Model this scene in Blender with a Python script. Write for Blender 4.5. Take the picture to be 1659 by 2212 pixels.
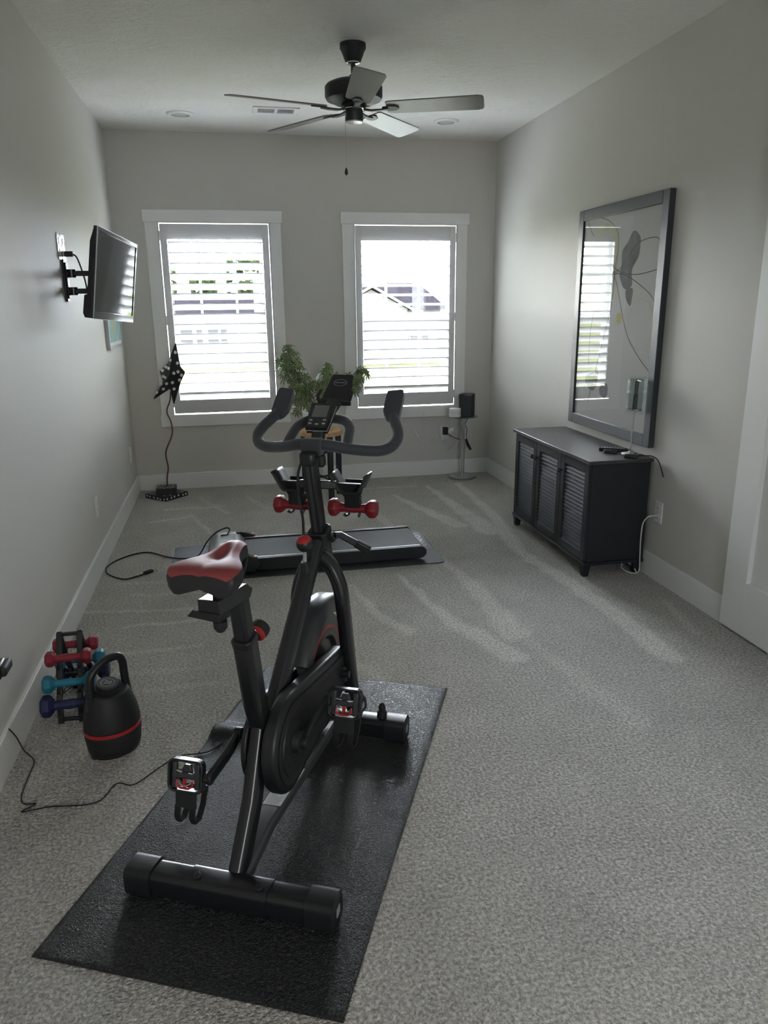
import bpy, bmesh, math, random
from mathutils import Vector, Matrix, noise
random.seed(7)
R = math.radians
PI = math.pi
for o in list(bpy.data.objects): bpy.data.objects.remove(o)
SC = bpy.context.scene
COL = SC.collection

# ---------------------------------------------------------------- camera
cd = bpy.data.cameras.new('camera'); cam = bpy.data.objects.new('camera', cd); COL.objects.link(cam)
F_PX, PITCH, YAW, ROLL, CAMZ = 1610.35, -0.27367, 0.19686, -0.010475, 1.4881
cy, sy, cp, sp = math.cos(YAW), math.sin(YAW), math.cos(PITCH), math.sin(PITCH)
fw = Vector((sy*cp, cy*cp, sp)); rt = Vector((cy, -sy, 0)); up = rt.cross(fw)
r2 = rt*math.cos(ROLL) + up*math.sin(ROLL); u2 = -rt*math.sin(ROLL) + up*math.cos(ROLL)
m = Matrix((r2, u2, -fw)).transposed().to_4x4(); m.translation = Vector((0, 0, CAMZ)); cam.matrix_world = m
cd.sensor_fit = 'VERTICAL'; cd.sensor_height = 36.0; cd.lens = F_PX/2212*36.0
cd.clip_start = 0.05; cd.clip_end = 400
SC.camera = cam
# ---------------------------------------------------------------- view
vs = SC.view_settings; vs.view_transform = 'Standard'; vs.look = 'None'; vs.gamma = 1.0; vs.use_curve_mapping = False
vs.exposure = 0.95
SC.cycles.transparent_max_bounces = 16
# ---------------------------------------------------------------- sky
SKY, GLOW = 13.0, 300.0      # overcast dome, and an added glow shaped to light the room
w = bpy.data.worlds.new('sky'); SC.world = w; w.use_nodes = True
nt = w.node_tree; nt.nodes.clear()
def wn(t, **k):
    n = nt.nodes.new(t)
    for a, b in k.items(): setattr(n, a, b)
    return n
tc = wn('ShaderNodeTexCoord'); mp = wn('ShaderNodeMapping'); mp.inputs['Scale'].default_value = (1.6, 1.6, 5.0)
nz = wn('ShaderNodeTexNoise'); nz.inputs['Scale'].default_value = 1.7; nz.inputs['Detail'].default_value = 6
cr = wn('ShaderNodeValToRGB'); cr.color_ramp.elements[0].position = 0.42; cr.color_ramp.elements[1].position = 0.62
cr.color_ramp.elements[0].color = (0.72, 0.81, 0.96, 1); cr.color_ramp.elements[1].color = (1.0, 0.95, 0.875, 1)
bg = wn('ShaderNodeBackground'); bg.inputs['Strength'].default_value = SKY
wo = wn('ShaderNodeOutputWorld')
nt.links.new(tc.outputs['Generated'], mp.inputs[0]); nt.links.new(mp.outputs[0], nz.inputs['Vector'])
# added sky glow: strongest straight ahead and high, narrowed to spare the side walls
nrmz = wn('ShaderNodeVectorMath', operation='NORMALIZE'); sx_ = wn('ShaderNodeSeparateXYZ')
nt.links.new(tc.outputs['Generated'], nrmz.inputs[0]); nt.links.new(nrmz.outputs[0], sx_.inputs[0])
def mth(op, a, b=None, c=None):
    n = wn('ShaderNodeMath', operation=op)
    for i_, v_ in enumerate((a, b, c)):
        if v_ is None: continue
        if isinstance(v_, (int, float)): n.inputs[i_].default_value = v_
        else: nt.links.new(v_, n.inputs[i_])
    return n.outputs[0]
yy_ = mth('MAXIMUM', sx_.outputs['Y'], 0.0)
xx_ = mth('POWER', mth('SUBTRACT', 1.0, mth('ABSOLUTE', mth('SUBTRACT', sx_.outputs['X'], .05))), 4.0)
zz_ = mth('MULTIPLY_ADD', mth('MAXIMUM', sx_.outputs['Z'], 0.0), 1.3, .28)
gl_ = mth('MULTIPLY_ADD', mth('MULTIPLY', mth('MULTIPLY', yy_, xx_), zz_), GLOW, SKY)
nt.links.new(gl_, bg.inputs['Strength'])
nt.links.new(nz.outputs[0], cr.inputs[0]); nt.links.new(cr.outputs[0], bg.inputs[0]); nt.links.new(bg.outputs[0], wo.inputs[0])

XL, XR, YF, YB, H = -0.8206, 2.2281, 6.3234, -2.2, 2.74
WIN = [(-0.485, 0.360), (1.036, 1.896)]
WZ0, WZ1 = 0.618, 2.100
# sky portals that only tell the renderer where the daylight comes in (windows, added rear opening)
def portal(name, x, y, z, sx, sz, rot):
    l = bpy.data.lights.new(name, 'AREA'); l.shape = 'RECTANGLE'; l.size = sx; l.size_y = sz
    l.cycles.is_portal = True
    o = bpy.data.objects.new(name, l); COL.objects.link(o); o.location = (x, y, z); o.rotation_euler = rot
for a, b in WIN:
    portal('window_portal', (a+b)/2, YF+.22, (WZ0+WZ1)/2, b-a+.1, WZ1-WZ0+.1, (R(-90), 0, 0))
REAR_FILL = (.5, 1.1, 1.0, 2.05)     # added unseen opening behind the camera, lets in fill light
portal('rear_fill_portal', (REAR_FILL[0]+REAR_FILL[1])/2, YB-.16, (REAR_FILL[2]+REAR_FILL[3])/2, REAR_FILL[1]-REAR_FILL[0], REAR_FILL[3]-REAR_FILL[2], (R(90), 0, 0))

# ================================================================ materials
def mat(name, col, rough=.5, metal=0., spec=.5, bump=None, coat=0., colnoise=None, sheen=0., emit=None):
    m = bpy.data.materials.new(name); m.use_nodes = True
    t = m.node_tree; b = t.nodes['Principled BSDF']
    b.inputs['Base Color'].default_value = (*col, 1); b.inputs['Roughness'].default_value = rough
    b.inputs['Metallic'].default_value = metal; b.inputs['Specular IOR Level'].default_value = spec
    b.inputs['Coat Weight'].default_value = coat; b.inputs['Sheen Weight'].default_value = sheen
    g = t.nodes.new('ShaderNodeTexCoord')
    if colnoise:
        sc, amt = colnoise
        n = t.nodes.new('ShaderNodeTexNoise'); n.inputs['Scale'].default_value = sc; n.inputs['Detail'].default_value = 5
        r = t.nodes.new('ShaderNodeValToRGB'); r.color_ramp.elements[0].position = .3; r.color_ramp.elements[1].position = .7
        r.color_ramp.elements[0].color = (*[c*(1-amt) for c in col], 1); r.color_ramp.elements[1].color = (*[min(1, c*(1+amt)) for c in col], 1)
        t.links.new(g.outputs['Object'], n.inputs['Vector']); t.links.new(n.outputs[0], r.inputs[0]); t.links.new(r.outputs[0], b.inputs['Base Color'])
    if bump:
        sc, st, dist = bump[:3]
        n = t.nodes.new('ShaderNodeTexNoise'); n.inputs['Scale'].default_value = sc; n.inputs['Detail'].default_value = 4
        bp = t.nodes.new('ShaderNodeBump'); bp.inputs['Strength'].default_value = st; bp.inputs['Distance'].default_value = dist
        t.links.new(g.outputs['Object'], n.inputs['Vector']); t.links.new(n.outputs[0], bp.inputs['Height']); t.links.new(bp.outputs[0], b.inputs['Normal'])
    return m
def glass_pane(name, tint=(1, 1, 1), refl=1.0, ior=1.5):
    m = bpy.data.materials.new(name); m.use_nodes = True; t = m.node_tree; t.nodes.clear()
    tr = t.nodes.new('ShaderNodeBsdfTransparent'); tr.inputs[0].default_value = (*tint, 1)
    gl = t.nodes.new('ShaderNodeBsdfGlossy'); gl.inputs['Roughness'].default_value = 0.0; gl.inputs[0].default_value = (refl, refl, refl, 1)
    fr = t.nodes.new('ShaderNodeFresnel'); ge = t.nodes.new('ShaderNodeNewGeometry')      # unrefracted pane: same reflectance on both faces
    ir = t.nodes.new('ShaderNodeMapRange'); ir.inputs['To Min'].default_value = ior; ir.inputs['To Max'].default_value = 1/ior
    t.links.new(ge.outputs['Backfacing'], ir.inputs[0]); t.links.new(ir.outputs[0], fr.inputs[0])
    mx = t.nodes.new('ShaderNodeMixShader'); o = t.nodes.new('ShaderNodeOutputMaterial')
    t.links.new(fr.outputs[0], mx.inputs[0]); t.links.new(tr.outputs[0], mx.inputs[1]); t.links.new(gl.outputs[0], mx.inputs[2]); t.links.new(mx.outputs[0], o.inputs[0])
    return m
M = {}
M['wall'] = mat('wall_paint', (.60, .585, .545), .55, spec=.35, bump=(140, .12, .002))
M['ceil'] = mat('ceiling_knockdown', (.84, .825, .79), .7)
t = M['ceil'].node_tree; b = t.nodes['Principled BSDF']; g = t.nodes['Texture Coordinate']
mpn = t.nodes.new('ShaderNodeMapping'); mpn.inputs['Scale'].default_value = (1, 2.1, 1)
n1 = t.nodes.new('ShaderNodeTexNoise'); n1.inputs['Scale'].default_value = 19; n1.inputs['Detail'].default_value = 5; n1.inputs['Distortion'].default_value = .8
rp = t.nodes.new('ShaderNodeValToRGB'); rp.color_ramp.elements[0].position = .44; rp.color_ramp.elements[1].position = .64; n1.inputs['Roughness'].default_value = .6
bp = t.nodes.new('ShaderNodeBump'); bp.inputs['Strength'].default_value = .8; bp.inputs['Distance'].default_value = .004
t.links.new(g.outputs['Object'], mpn.inputs[0]); t.links.new(mpn.outputs[0], n1.inputs['Vector']); t.links.new(n1.outputs[0], rp.inputs[0])
t.links.new(rp.outputs[0], bp.inputs['Height']); t.links.new(bp.outputs[0], b.inputs['Normal'])
M['trim'] = mat('white_trim_paint', (.80, .80, .78), .38)
M['shutter'] = mat('white_shutter_paint', (.66, .66, .66), .35)
M['black_metal'] = mat('black_powder_coat', (.013, .014, .016), .27, spec=.6)
M['black_sat'] = mat('black_satin_plastic', (.014, .015, .017), .40)
M['black_matte'] = mat('black_matte_plastic', (.013, .014, .015), .6)
M['foam'] = mat('dark_grip_foam', (.029, .033, .041), .7, bump=(300, .2, .001), sheen=.3)  # base lifted and blued to imitate window flare over the grips
M['rubber'] = mat('black_rubber', (.015, .015, .016), .55)
M['chrome'] = mat('chrome', (.75, .75, .76), .12, metal=1)
M['steel'] = mat('brushed_steel', (.45, .45, .45), .32, metal=1)
M['silver'] = mat('silver_plastic', (.42, .43, .44), .3, metal=.6)
M['red_vinyl'] = mat('red_vinyl', (.26, .045, .048), .52, bump=(220, .1, .001))
M['black_vinyl'] = mat('black_vinyl', (.018, .018, .02), .5, bump=(220, .15, .001))
M['red_plastic'] = mat('red_plastic', (.38, .02, .02), .4)
M['red_neo'] = mat('red_neoprene', (.26, .018, .035), .55, bump=(400, .1, .0006))
M['red_vin2'] = mat('dark_red_vinyl_coating', (.20, .012, .02), .45)
M['teal_neo'] = mat('teal_neoprene', (.015, .19, .28), .5, bump=(400, .1, .0006))
M['navy_neo'] = mat('navy_neoprene', (.012, .016, .075), .55, bump=(400, .1, .0006))
M['cab'] = mat('black_brown_wood', (.020, .021, .024), .5, spec=.35, bump=(60, .05, .001))
M['cab_top'] = mat('black_brown_wood_top', (.045, .041, .042), .40)
t = M['cab_top'].node_tree; b = t.nodes['Principled BSDF']; g = t.nodes['Texture Coordinate']
mpn = t.nodes.new('ShaderNodeMapping'); mpn.inputs['Scale'].default_value = (40, 4, 4)
n1 = t.nodes.new('ShaderNodeTexNoise'); n1.inputs['Scale'].default_value = 3; n1.inputs['Detail'].default_value = 6
rp = t.nodes.new('ShaderNodeValToRGB'); rp.color_ramp.elements[0].color = (.028, .026, .027, 1); rp.color_ramp.elements[1].color = (.07, .064, .064, 1)
t.links.new(g.outputs['Object'], mpn.inputs[0]); t.links.new(mpn.outputs[0], n1.inputs['Vector']); t.links.new(n1.outputs[0], rp.inputs[0]); t.links.new(rp.outputs[0], b.inputs['Base Color'])
M['slat'] = mat('dark_slat_paint', (.050, .053, .061), .62, spec=.25)
M['frame_blk'] = mat('black_frame_wood', (.035, .037, .042), .42)
M['paper'] = mat('art_paper', (.66, .66, .65), .7)
M['ink'] = mat('ink_line', (.05, .05, .055), .8)
M['ink_grey'] = mat('grey_wash', (.20, .20, .215), .8, colnoise=(14, .35))
M['ink_yel'] = mat('yellow_wash', (.64, .64, .44), .8, colnoise=(10, .12))
M['ink_yel2'] = mat('yellow_dot', (.58, .56, .18), .8)
M['glass'] = glass_pane('window_glass', (.97, .985, .98), 1.0)
M['art_glass'] = glass_pane('picture_glass', (.97, .97, .97), 1.0, 1.6)
M['smoke'] = glass_pane('smoked_glass', (.70, .76, .75), 1.0, 1.5)
M['clear'] = glass_pane('clear_glass', (.93, .95, .95), 1.0, 1.45)
M['green_glass'] = glass_pane('green_table_glass', (.62, .76, .72), 1.0, 1.5)
M['screen'] = mat('tv_screen', (.012, .014, .017), .06, spec=.6)
M['bezel'] = mat('glossy_bezel', (.02, .022, .026), .1, spec=.6)
M['lcd'] = mat('grey_lcd', (.13, .135, .13), .25)
M['white_pl'] = mat('white_plastic', (.78, .78, .76), .4)
M['grey_pl'] = mat('grey_plastic', (.35, .35, .34), .45)
M['white_cord'] = mat('white_cord', (.72, .72, .70), .5)
M['black_cord'] = mat('black_cord', (.012, .012, .014), .5)
M['orange'] = mat('orange_reflector', (.75, .32, .14), .3)
M['belt'] = mat('treadmill_belt', (.045, .047, .05), .55, bump=(500, .15, .0006))
M['speaker'] = mat('speaker_grille', (.025, .028, .036), .6)
M['dotblk'] = mat('black_paint', (.016, .016, .018), .4)
M['dotwht'] = mat('white_dots', (.7, .7, .68), .5)
M['star_gloss'] = mat('lacquered_black_paint', (.02, .02, .023), .22, spec=.7)
M['rod'] = mat('reddish_brown_rod', (.10, .025, .022), .5)
M['leaf'] = mat('leaf_green', (.045, .10, .035), .4, colnoise=(25, .5))
M['leaf_v'] = mat('leaf_cream_edge', (.42, .48, .22), .45)
M['stem'] = mat('plant_stem', (.16, .13, .07), .7)
M['pot'] = mat('ribbed_white_ceramic', (.66, .65, .61), .45)
M['wood'] = mat('pale_wood', (.58, .36, .19), .5, colnoise=(30, .2))
M['sticker'] = mat('sticker', (.52, .52, .50), .5)
M['ink2'] = mat('printed_grey', (.16, .16, .16), .6)
M['logo'] = mat('logo_grey', (.30, .29, .31), .5)
M['fan_black'] = mat('fan_black', (.014, .015, .018), .5)
M['lens'] = mat('light_lens', (.45, .45, .43), .5)
M['blade'] = mat('blade_dark_walnut', (.17, .158, .15), .33, bump=(40, .05, .001))
M['picture'] = mat('teal_picture', (.20, .36, .37), .6, colnoise=(9, .35))
M['beam'] = mat('black_paint_window_sheen', (.06, .062, .065), .34)  # beam's black lifted to imitate the window's reflection on it
M['fender'] = mat('grey_fender', (.038, .040, .044), .32)

# exercise mat: pebbled vinyl
def pebble(name, col, rough, scale, strength):
    m = mat(name, col, rough, spec=.55); t = m.node_tree; b = t.nodes['Principled BSDF']; g = t.nodes['Texture Coordinate']
    nz = t.nodes.new('ShaderNodeTexNoise'); nz.inputs['Scale'].default_value = scale*.8; nz.inputs['Detail'].default_value = 2
    mx = t.nodes.new('ShaderNodeMixRGB'); mx.inputs[0].default_value = .02
    v = t.nodes.new('ShaderNodeTexVoronoi'); v.inputs['Scale'].default_value = scale; v.feature = 'DISTANCE_TO_EDGE'
    rp = t.nodes.new('ShaderNodeValToRGB'); rp.color_ramp.elements[0].position = .0; rp.color_ramp.elements[1].position = .22
    bp = t.nodes.new('ShaderNodeBump'); bp.inputs['Strength'].default_value = strength; bp.inputs['Distance'].default_value = .0022
    t.links.new(g.outputs['Object'], nz.inputs['Vector']); t.links.new(g.outputs['Object'], mx.inputs[1]); t.links.new(nz.outputs['Color'], mx.inputs[2])
    t.links.new(mx.outputs[0], v.inputs['Vector']); t.links.new(v.outputs['Distance'], rp.inputs[0]); t.links.new(rp.outputs[0], bp.inputs['Height'])
    t.links.new(bp.outputs[0], b.inputs['Normal'])
    return m
M['mat'] = pebble('pebbled_vinyl_mat', (.013, .014, .0155), .33, 125, .9)
M['mat2'] = pebble('fine_pebbled_mat', (.03, .032, .036), .36, 140, .5)

# carpet with vacuum tracks in the pile
mc = mat('carpet', (.4, .39, .36), .95, spec=.1, sheen=.15); t = mc.node_tree; b = t.nodes['Principled BSDF']; g = t.nodes['Texture Coordinate']
at = t.nodes.new('ShaderNodeAttribute'); at.attribute_name = 'pile'
nA = t.nodes.new('ShaderNodeTexNoise'); nA.inputs['Scale'].default_value = 100; nA.inputs['Detail'].default_value = 6; nA.inputs['Roughness'].default_value = .7; nA.inputs['Distortion'].default_value = .25
rA = t.nodes.new('ShaderNodeValToRGB'); rA.color_ramp.elements[0].position = .39; rA.color_ramp.elements[1].position = .62
rA.color_ramp.elements[0].color = (.44, .415, .37, 1); rA.color_ramp.elements[1].color = (1.0, .965, .88, 1)
nB = t.nodes.new('ShaderNodeTexNoise'); nB.inputs['Scale'].default_value = 4; nB.inputs['Detail'].default_value = 4
mulB = t.nodes.new('ShaderNodeMapRange'); mulB.inputs['From Min'].default_value = .3; mulB.inputs['From Max'].default_value = .7; mulB.inputs['To Min'].default_value = .86; mulB.inputs['To Max'].default_value = 1.0
addp = t.nodes.new('ShaderNodeMath'); addp.operation = 'MULTIPLY_ADD'; addp.inputs[1].default_value = .34
mx = t.nodes.new('ShaderNodeVectorMath'); mx.operation = 'SCALE'
t.links.new(g.outputs['Object'], nA.inputs['Vector']); t.links.new(g.outputs['Object'], nB.inputs['Vector']); t.links.new(nA.outputs[0], rA.inputs[0])
t.links.new(nB.outputs[0], mulB.inputs[0]); t.links.new(at.outputs['Fac'], addp.inputs[0]); t.links.new(mulB.outputs[0], addp.inputs[2])
t.links.new(rA.outputs[0], mx.inputs[0]); t.links.new(addp.outputs[0], mx.inputs['Scale']); t.links.new(mx.outputs[0], b.inputs['Base Color'])
bp = t.nodes.new('ShaderNodeBump'); bp.inputs['Strength'].default_value = 1.0; bp.inputs['Distance'].default_value = .035
nC = t.nodes.new('ShaderNodeTexNoise'); nC.inputs['Scale'].default_value = 120; nC.inputs['Detail'].default_value = 3; nC.inputs['Distortion'].default_value = .4
mC = t.nodes.new('ShaderNodeMapping'); mC.inputs['Scale'].default_value = (.8, 1.15, 1)
t.links.new(g.outputs['Object'], mC.inputs[0]); t.links.new(mC.outputs[0], nC.inputs['Vector'])
t.links.new(nC.outputs[0], bp.inputs['Height']); t.links.new(bp.outputs[0], b.inputs['Normal'])
M['carpet'] = mc

# ================================================================ mesh helpers
class MB:
    def __init__(s): s.v = []; s.f = []; s.mi = []; s.cur = 0
    def add(s, vs, fs, T=None):
        o = len(s.v)
        for p in vs:
            p = Vector(p); s.v.append(T @ p if T is not None else p)
        for f in fs: s.f.append([i+o for i in f]); s.mi.append(s.cur)
        return s
    def box(s, x0, x1, y0, y1, z0, z1, T=None):
        vs = [(x, y, z) for z in (z0, z1) for y in (y0, y1) for x in (x0, x1)]
        return s.add(vs, [(0, 2, 3, 1), (4, 5, 7, 6), (0, 1, 5, 4), (2, 6, 7, 3), (0, 4, 6, 2), (1, 3, 7, 5)], T)
    def sweep(s, pts, prof, up=(0, 0, 1), closed=False, caps=True, scale=None, T=None):
        pts = [Vector(p) for p in pts]; n = len(pts); k = len(prof); vs = []; sd = None
        for i, p in enumerate(pts):
            if closed: tg = pts[(i+1) % n]-pts[i-1]
            else: tg = pts[min(i+1, n-1)]-pts[max(i-1, 0)]
            tg.normalize()
            if sd is None:
                u = Vector(up)
                if abs(u.dot(tg)) > .98: u = Vector((0, 1, 0)) if abs(tg.y) < .9 else Vector((1, 0, 0))
                sd = tg.cross(u).normalized()
            else:
                sd = (sd - tg*sd.dot(tg)).normalized()
            uu = sd.cross(tg)
            sc = scale[i] if scale else 1.0
            for a, b_ in prof: vs.append(p + sd*(a*sc) + uu*(b_*sc))
        fs = []
        m_ = n if closed else n-1
        for i in range(m_):
            j = (i+1) % n
            for q in range(k): fs.append((i*k+q, i*k+(q+1) % k, j*k+(q+1) % k, j*k+q))
        if caps and not closed: fs.append(tuple(range(k-1, -1, -1))); fs.append(tuple((n-1)*k+q for q in range(k)))
        return s.add(vs, fs, T)
    def tube(s, pts, r, seg=10, ry=None, **kw):
        ry = ry or r
        return s.sweep(pts, [(r*math.cos(2*PI*i/seg), ry*math.sin(2*PI*i/seg)) for i in range(seg)], **kw)
    def rect(s, pts, a, b_, **kw):
        c = min(a, b_)*.18; a /= 2; b_ /= 2
        return s.sweep(pts, [(a, -b_+c), (a, b_-c), (a-c, b_), (-a+c, b_), (-a, b_-c), (-a, -b_+c), (-a+c, -b_), (a-c, -b_)], **kw)
    def lathe(s, prof, seg=24, T=None, caps=True):
        vs = []; k = len(prof)
        for i in range(seg):
            a = 2*PI*i/seg
            for r_, z in prof: vs.append((r_*math.cos(a), r_*math.sin(a), z))
        fs = []
        for i in range(seg):
            j = (i+1) % seg
            for q in range(k-1): fs.append((i*k+q, j*k+q, j*k+q+1, i*k+q+1))
        if caps:
            if prof[0][0] > 1e-6: fs.append(tuple(i*k for i in range(seg-1, -1, -1)))
            if prof[-1][0] > 1e-6: fs.append(tuple(i*k+k-1 for i in range(seg)))
        return s.add(vs, fs, T)
    def prism(s, poly, t0, t1, T=None):   # polygon in xy, extruded along z
        n = len(poly); vs = [(x, y, t0) for x, y in poly]+[(x, y, t1) for x, y in poly]
        fs = [tuple(range(n-1, -1, -1)), tuple(range(n, 2*n))]+[(i, (i+1) % n, (i+1) % n+n, i+n) for i in range(n)]
        return s.add(vs, fs, T)
    def sphere(s, c, r_, seg=16, rings=10, sc=(1, 1, 1), T=None):
        pr = [(max(1e-7, r_*math.sin(PI*i/rings)), -r_*math.cos(PI*i/rings)) for i in range(rings+1)]
        TT = Matrix.Translation(c) @ Matrix.Diagonal((*sc, 1))
        if T is not None: TT = T @ TT
        return s.lathe(pr, seg, TT, caps=False)
def axis(p, d, roll=0):      # matrix: local z -> d, origin p
    d = Vector(d).normalized(); q = d.to_track_quat('Z', 'Y')
    return Matrix.Translation(Vector(p)) @ q.to_matrix().to_4x4() @ Matrix.Rotation(roll, 4, 'Z')
def spl(pts, n=6, closed=False):
    P = [Vector(p) for p in pts]; out = []; N = len(P)
    rng = N if closed else N-1
    for i in range(rng):
        if closed: a, b_, c, d = P[i-1], P[i], P[(i+1) % N], P[(i+2) % N]
        else: a, b_, c, d = P[max(i-1, 0)], P[i], P[i+1], P[min(i+2, N-1)]
        for k in range(n):
            t_ = k/n
            out.append(.5*((2*b_)+(c-a)*t_+(2*a-5*b_+4*c-d)*t_*t_+(3*b_-a-3*c+d)*t_**3))
    if not closed: out.append(P[-1])
    return out
def rrect(w_, h_, r_, n=5, cx=0, cy_=0):
    out = []
    for q, (sx, sy_) in enumerate(((1, 1), (-1, 1), (-1, -1), (1, -1))):
        for i in range(n+1):
            a = PI/2*q + PI/2*i/n
            out.append((cx+sx*(w_/2-r_)+r_*math.cos(a), cy_+sy_*(h_/2-r_)+r_*math.sin(a)))
    return out
def build(name, mb, mats, parent=None, bevel=0, smooth=35, seg=2, world=True):
    """one mesh object; mesh given in world coordinates (world=True) or in its root's local frame"""
    me = bpy.data.meshes.new(name)
    root = parent
    vs = mb.v
    T = None
    if parent is not None and world:
        T = wm(parent).inverted()
        vs = [T @ v for v in vs]
    me.from_pydata([tuple(v) for v in vs], [], mb.f)
    bm = bmesh.new(); bm.from_mesh(me); bmesh.ops.recalc_face_normals(bm, faces=bm.faces); bm.to_mesh(me); bm.free()
    if not isinstance(mats, (list, tuple)): mats = [mats]
    for m_ in mats: me.materials.append(M[m_] if isinstance(m_, str) else m_)
    for p, i in zip(me.polygons, mb.mi): p.material_index = i
    if smooth:
        for p in me.polygons: p.use_smooth = True
        me.set_sharp_from_angle(angle=R(smooth))
    o = bpy.data.objects.new(name, me); COL.objects.link(o)
    if parent is not None: o.parent = parent
    if bevel:
        bv = o.modifiers.new('bevel', 'BEVEL'); bv.width = bevel; bv.segments = seg; bv.limit_method = 'ANGLE'; bv.angle_limit = R(40); bv.harden_normals = False
    return o
def wm(o):
    mm = Matrix.Translation(o.location) @ o.rotation_euler.to_matrix().to_4x4()
    return (wm(o.parent) @ mm) if o.parent else mm
def tag(o, label, cat=None, group=None):
    o['label'] = label
    if cat: o['category'] = cat
    if group: o['group'] = group
    return o
def thing(name, label, cat, loc, rz=0, group=None):
    o = bpy.data.objects.new(name, None); COL.objects.link(o); o.location = loc; o.rotation_euler = (0, 0, rz); o.empty_display_size = .05
    return tag(o, label, cat, group)
def struct(o): o['kind'] = 'structure'; return o
def copy_tree(o, parent=None):
    c = o.copy(); COL.objects.link(c); c.parent = parent
    for ch in list(o.children): copy_tree(ch, c)
    return c
def ltext(name, body, size, mtl, parent, T, world=True, extrude=.0004, align='CENTER'):
    cu = bpy.data.curves.new(name, 'FONT'); cu.body = body; cu.size = size; cu.extrude = extrude; cu.align_x = align; cu.align_y = 'CENTER'
    tmp = bpy.data.objects.new(name, cu); COL.objects.link(tmp); bpy.context.view_layer.update()
    me = bpy.data.meshes.new_from_object(tmp.evaluated_get(bpy.context.evaluated_depsgraph_get())); bpy.data.objects.remove(tmp)
    me.materials.clear(); me.materials.append(M[mtl]); o = bpy.data.objects.new(name, me); COL.objects.link(o)
    o.parent = parent; o.matrix_local = (wm(parent).inverted() @ T) if world else T
    return o

# ================================================================ room shell
def wall_with_holes(x0, x1, y0, y1, z0, z1, holes):     # wall in xz with rectangular holes
    mb = MB(); xs = sorted({x0, x1, *[h[0] for h in holes], *[h[1] for h in holes]}); zs = sorted({z0, z1, *[h[2] for h in holes], *[h[3] for h in holes]})
    for i in range(len(xs)-1):
        for j in range(len(zs)-1):
            cx, cz = (xs[i]+xs[i+1])/2, (zs[j]+zs[j+1])/2
            if any(h[0] < cx < h[1] and h[2] < cz < h[3] for h in holes): continue
            mb.box(xs[i], xs[i+1], y0, y1, zs[j], zs[j+1])
    return mb
struct(build('wall_far', wall_with_holes(XL, XR, YF, YF+.15, 0, H, [(a, b, WZ0, WZ1) for a, b in WIN]), 'wall', smooth=0))
struct(build('wall_back', wall_with_holes(XL, XR, YB-.15, YB, 0, H, [REAR_FILL]), 'wall', smooth=0))
struct(build('wall_left', MB().box(XL-.12, XL, YB-.15, YF+.15, 0, H), 'wall', smooth=0))
struct(build('wall_right', MB().box(XR, XR+.12, YB-.15, YF+.15, 0, H), 'wall', smooth=0))
struct(build('ceiling', MB().box(XL-.12, XR+.12, YB-.15, YF+.15, H, H+.1), 'ceil', smooth=0))
# carpeted floor as a fine grid carrying the vacuum tracks
STROKES = [([(1.21, 5.68), (1.34, 5.2), (1.47, 4.75)], .02, .13, .9), ([(1.55, 5.92), (1.6, 5.2), (1.64, 4.58)], .02, .17, .9),
 ([(1.83, 5.94), (1.79, 4.9), (1.68, 4.2)], .05, .10, .9), ([(1.68, 4.3), (1.68, 4.05), (1.74, 3.6), (1.78, 3.1), (1.78, 2.63)], .07, .10, 1.0),
 ([(1.15, 4.25), (1.22, 3.6), (1.21, 3.01)], .02, .14, .75), ([(.85, 3.89), (.96, 3.22), (1.13, 2.79)], .01, .13, .9), ([(.57, 3.8), (.64, 3.35), (.73, 3.14)], .01, .07, .8),
 ([(-.63, 5.32), (-.38, 5.4)], .02, .02, .8), ([(-.55, 5.65), (-.13, 5.64)], .02, .02, .7), ([(-.84, 3.72), (-.25, 3.63)], .015, .02, .7), ([(-.57, 3.49), (-.25, 3.49)], .015, .02, .8),
 ([(-.37, 5.46), (-.2, 4.96)], .015, .03, .7), ([(2.1, 3.2), (2.03, 2.83)], .03, .05, .6), ([(.43, 2.89), (.53, 2.7)], .02, .06, .5), ([(-.55, 3.19), (-.22, 3.2)], .015, .02, .6),
 ([(.42, 5.94), (1.46, 5.93)], .02, .02, .7), ([(.75, 5.5), (.93, 5.37), (1.02, 4.79)], .01, .06, .6), ([(-.7, 4.1), (-.3, 4.05)], .02, .02, .4), ([(-.6, 3.9), (-.25, 3.85)], .015, .02, .4),
 ([(.05, 5.9), (.2, 5.5)], .02, .04, .5), ([(-.3, 5.9), (-.1, 5.45)], .02, .04, .5), ([(1.25, 2.9), (1.38, 2.2)], .05, .1, .35), ([(-.7, 3.0), (-.2, 2.97)], .02, .03, .35), ([(-.65, 2.8), (-.15, 2.83)], .02, .03, .35)]
def seg_d(px, py, a, b):
    dx, dy = b[0]-a[0], b[1]-a[1]; L2 = dx*dx+dy*dy
    t_ = max(0, min(1, ((px-a[0])*dx+(py-a[1])*dy)/L2)); return math.hypot(px-a[0]-t_*dx, py-a[1]-t_*dy), t_
xs = [XL+(XR-XL)*i/200 for i in range(201)]
ys = [YB + .1*i for i in range(28)]; y0_ = ys[-1]; ys += [y0_ + (YF-y0_)*(i+1)/380 for i in range(380)]
fm = bpy.data.meshes.new('floor'); vv = [(x, y, 0) for y in ys for x in xs]; nx = len(xs)
fm.from_pydata(vv, [], [(j*nx+i, j*nx+i+1, (j+1)*nx+i+1, (j+1)*nx+i) for j in range(len(ys)-1) for i in range(nx-1)])
att = fm.attributes.new('pile', 'FLOAT', 'POINT'); vals = []
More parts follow.
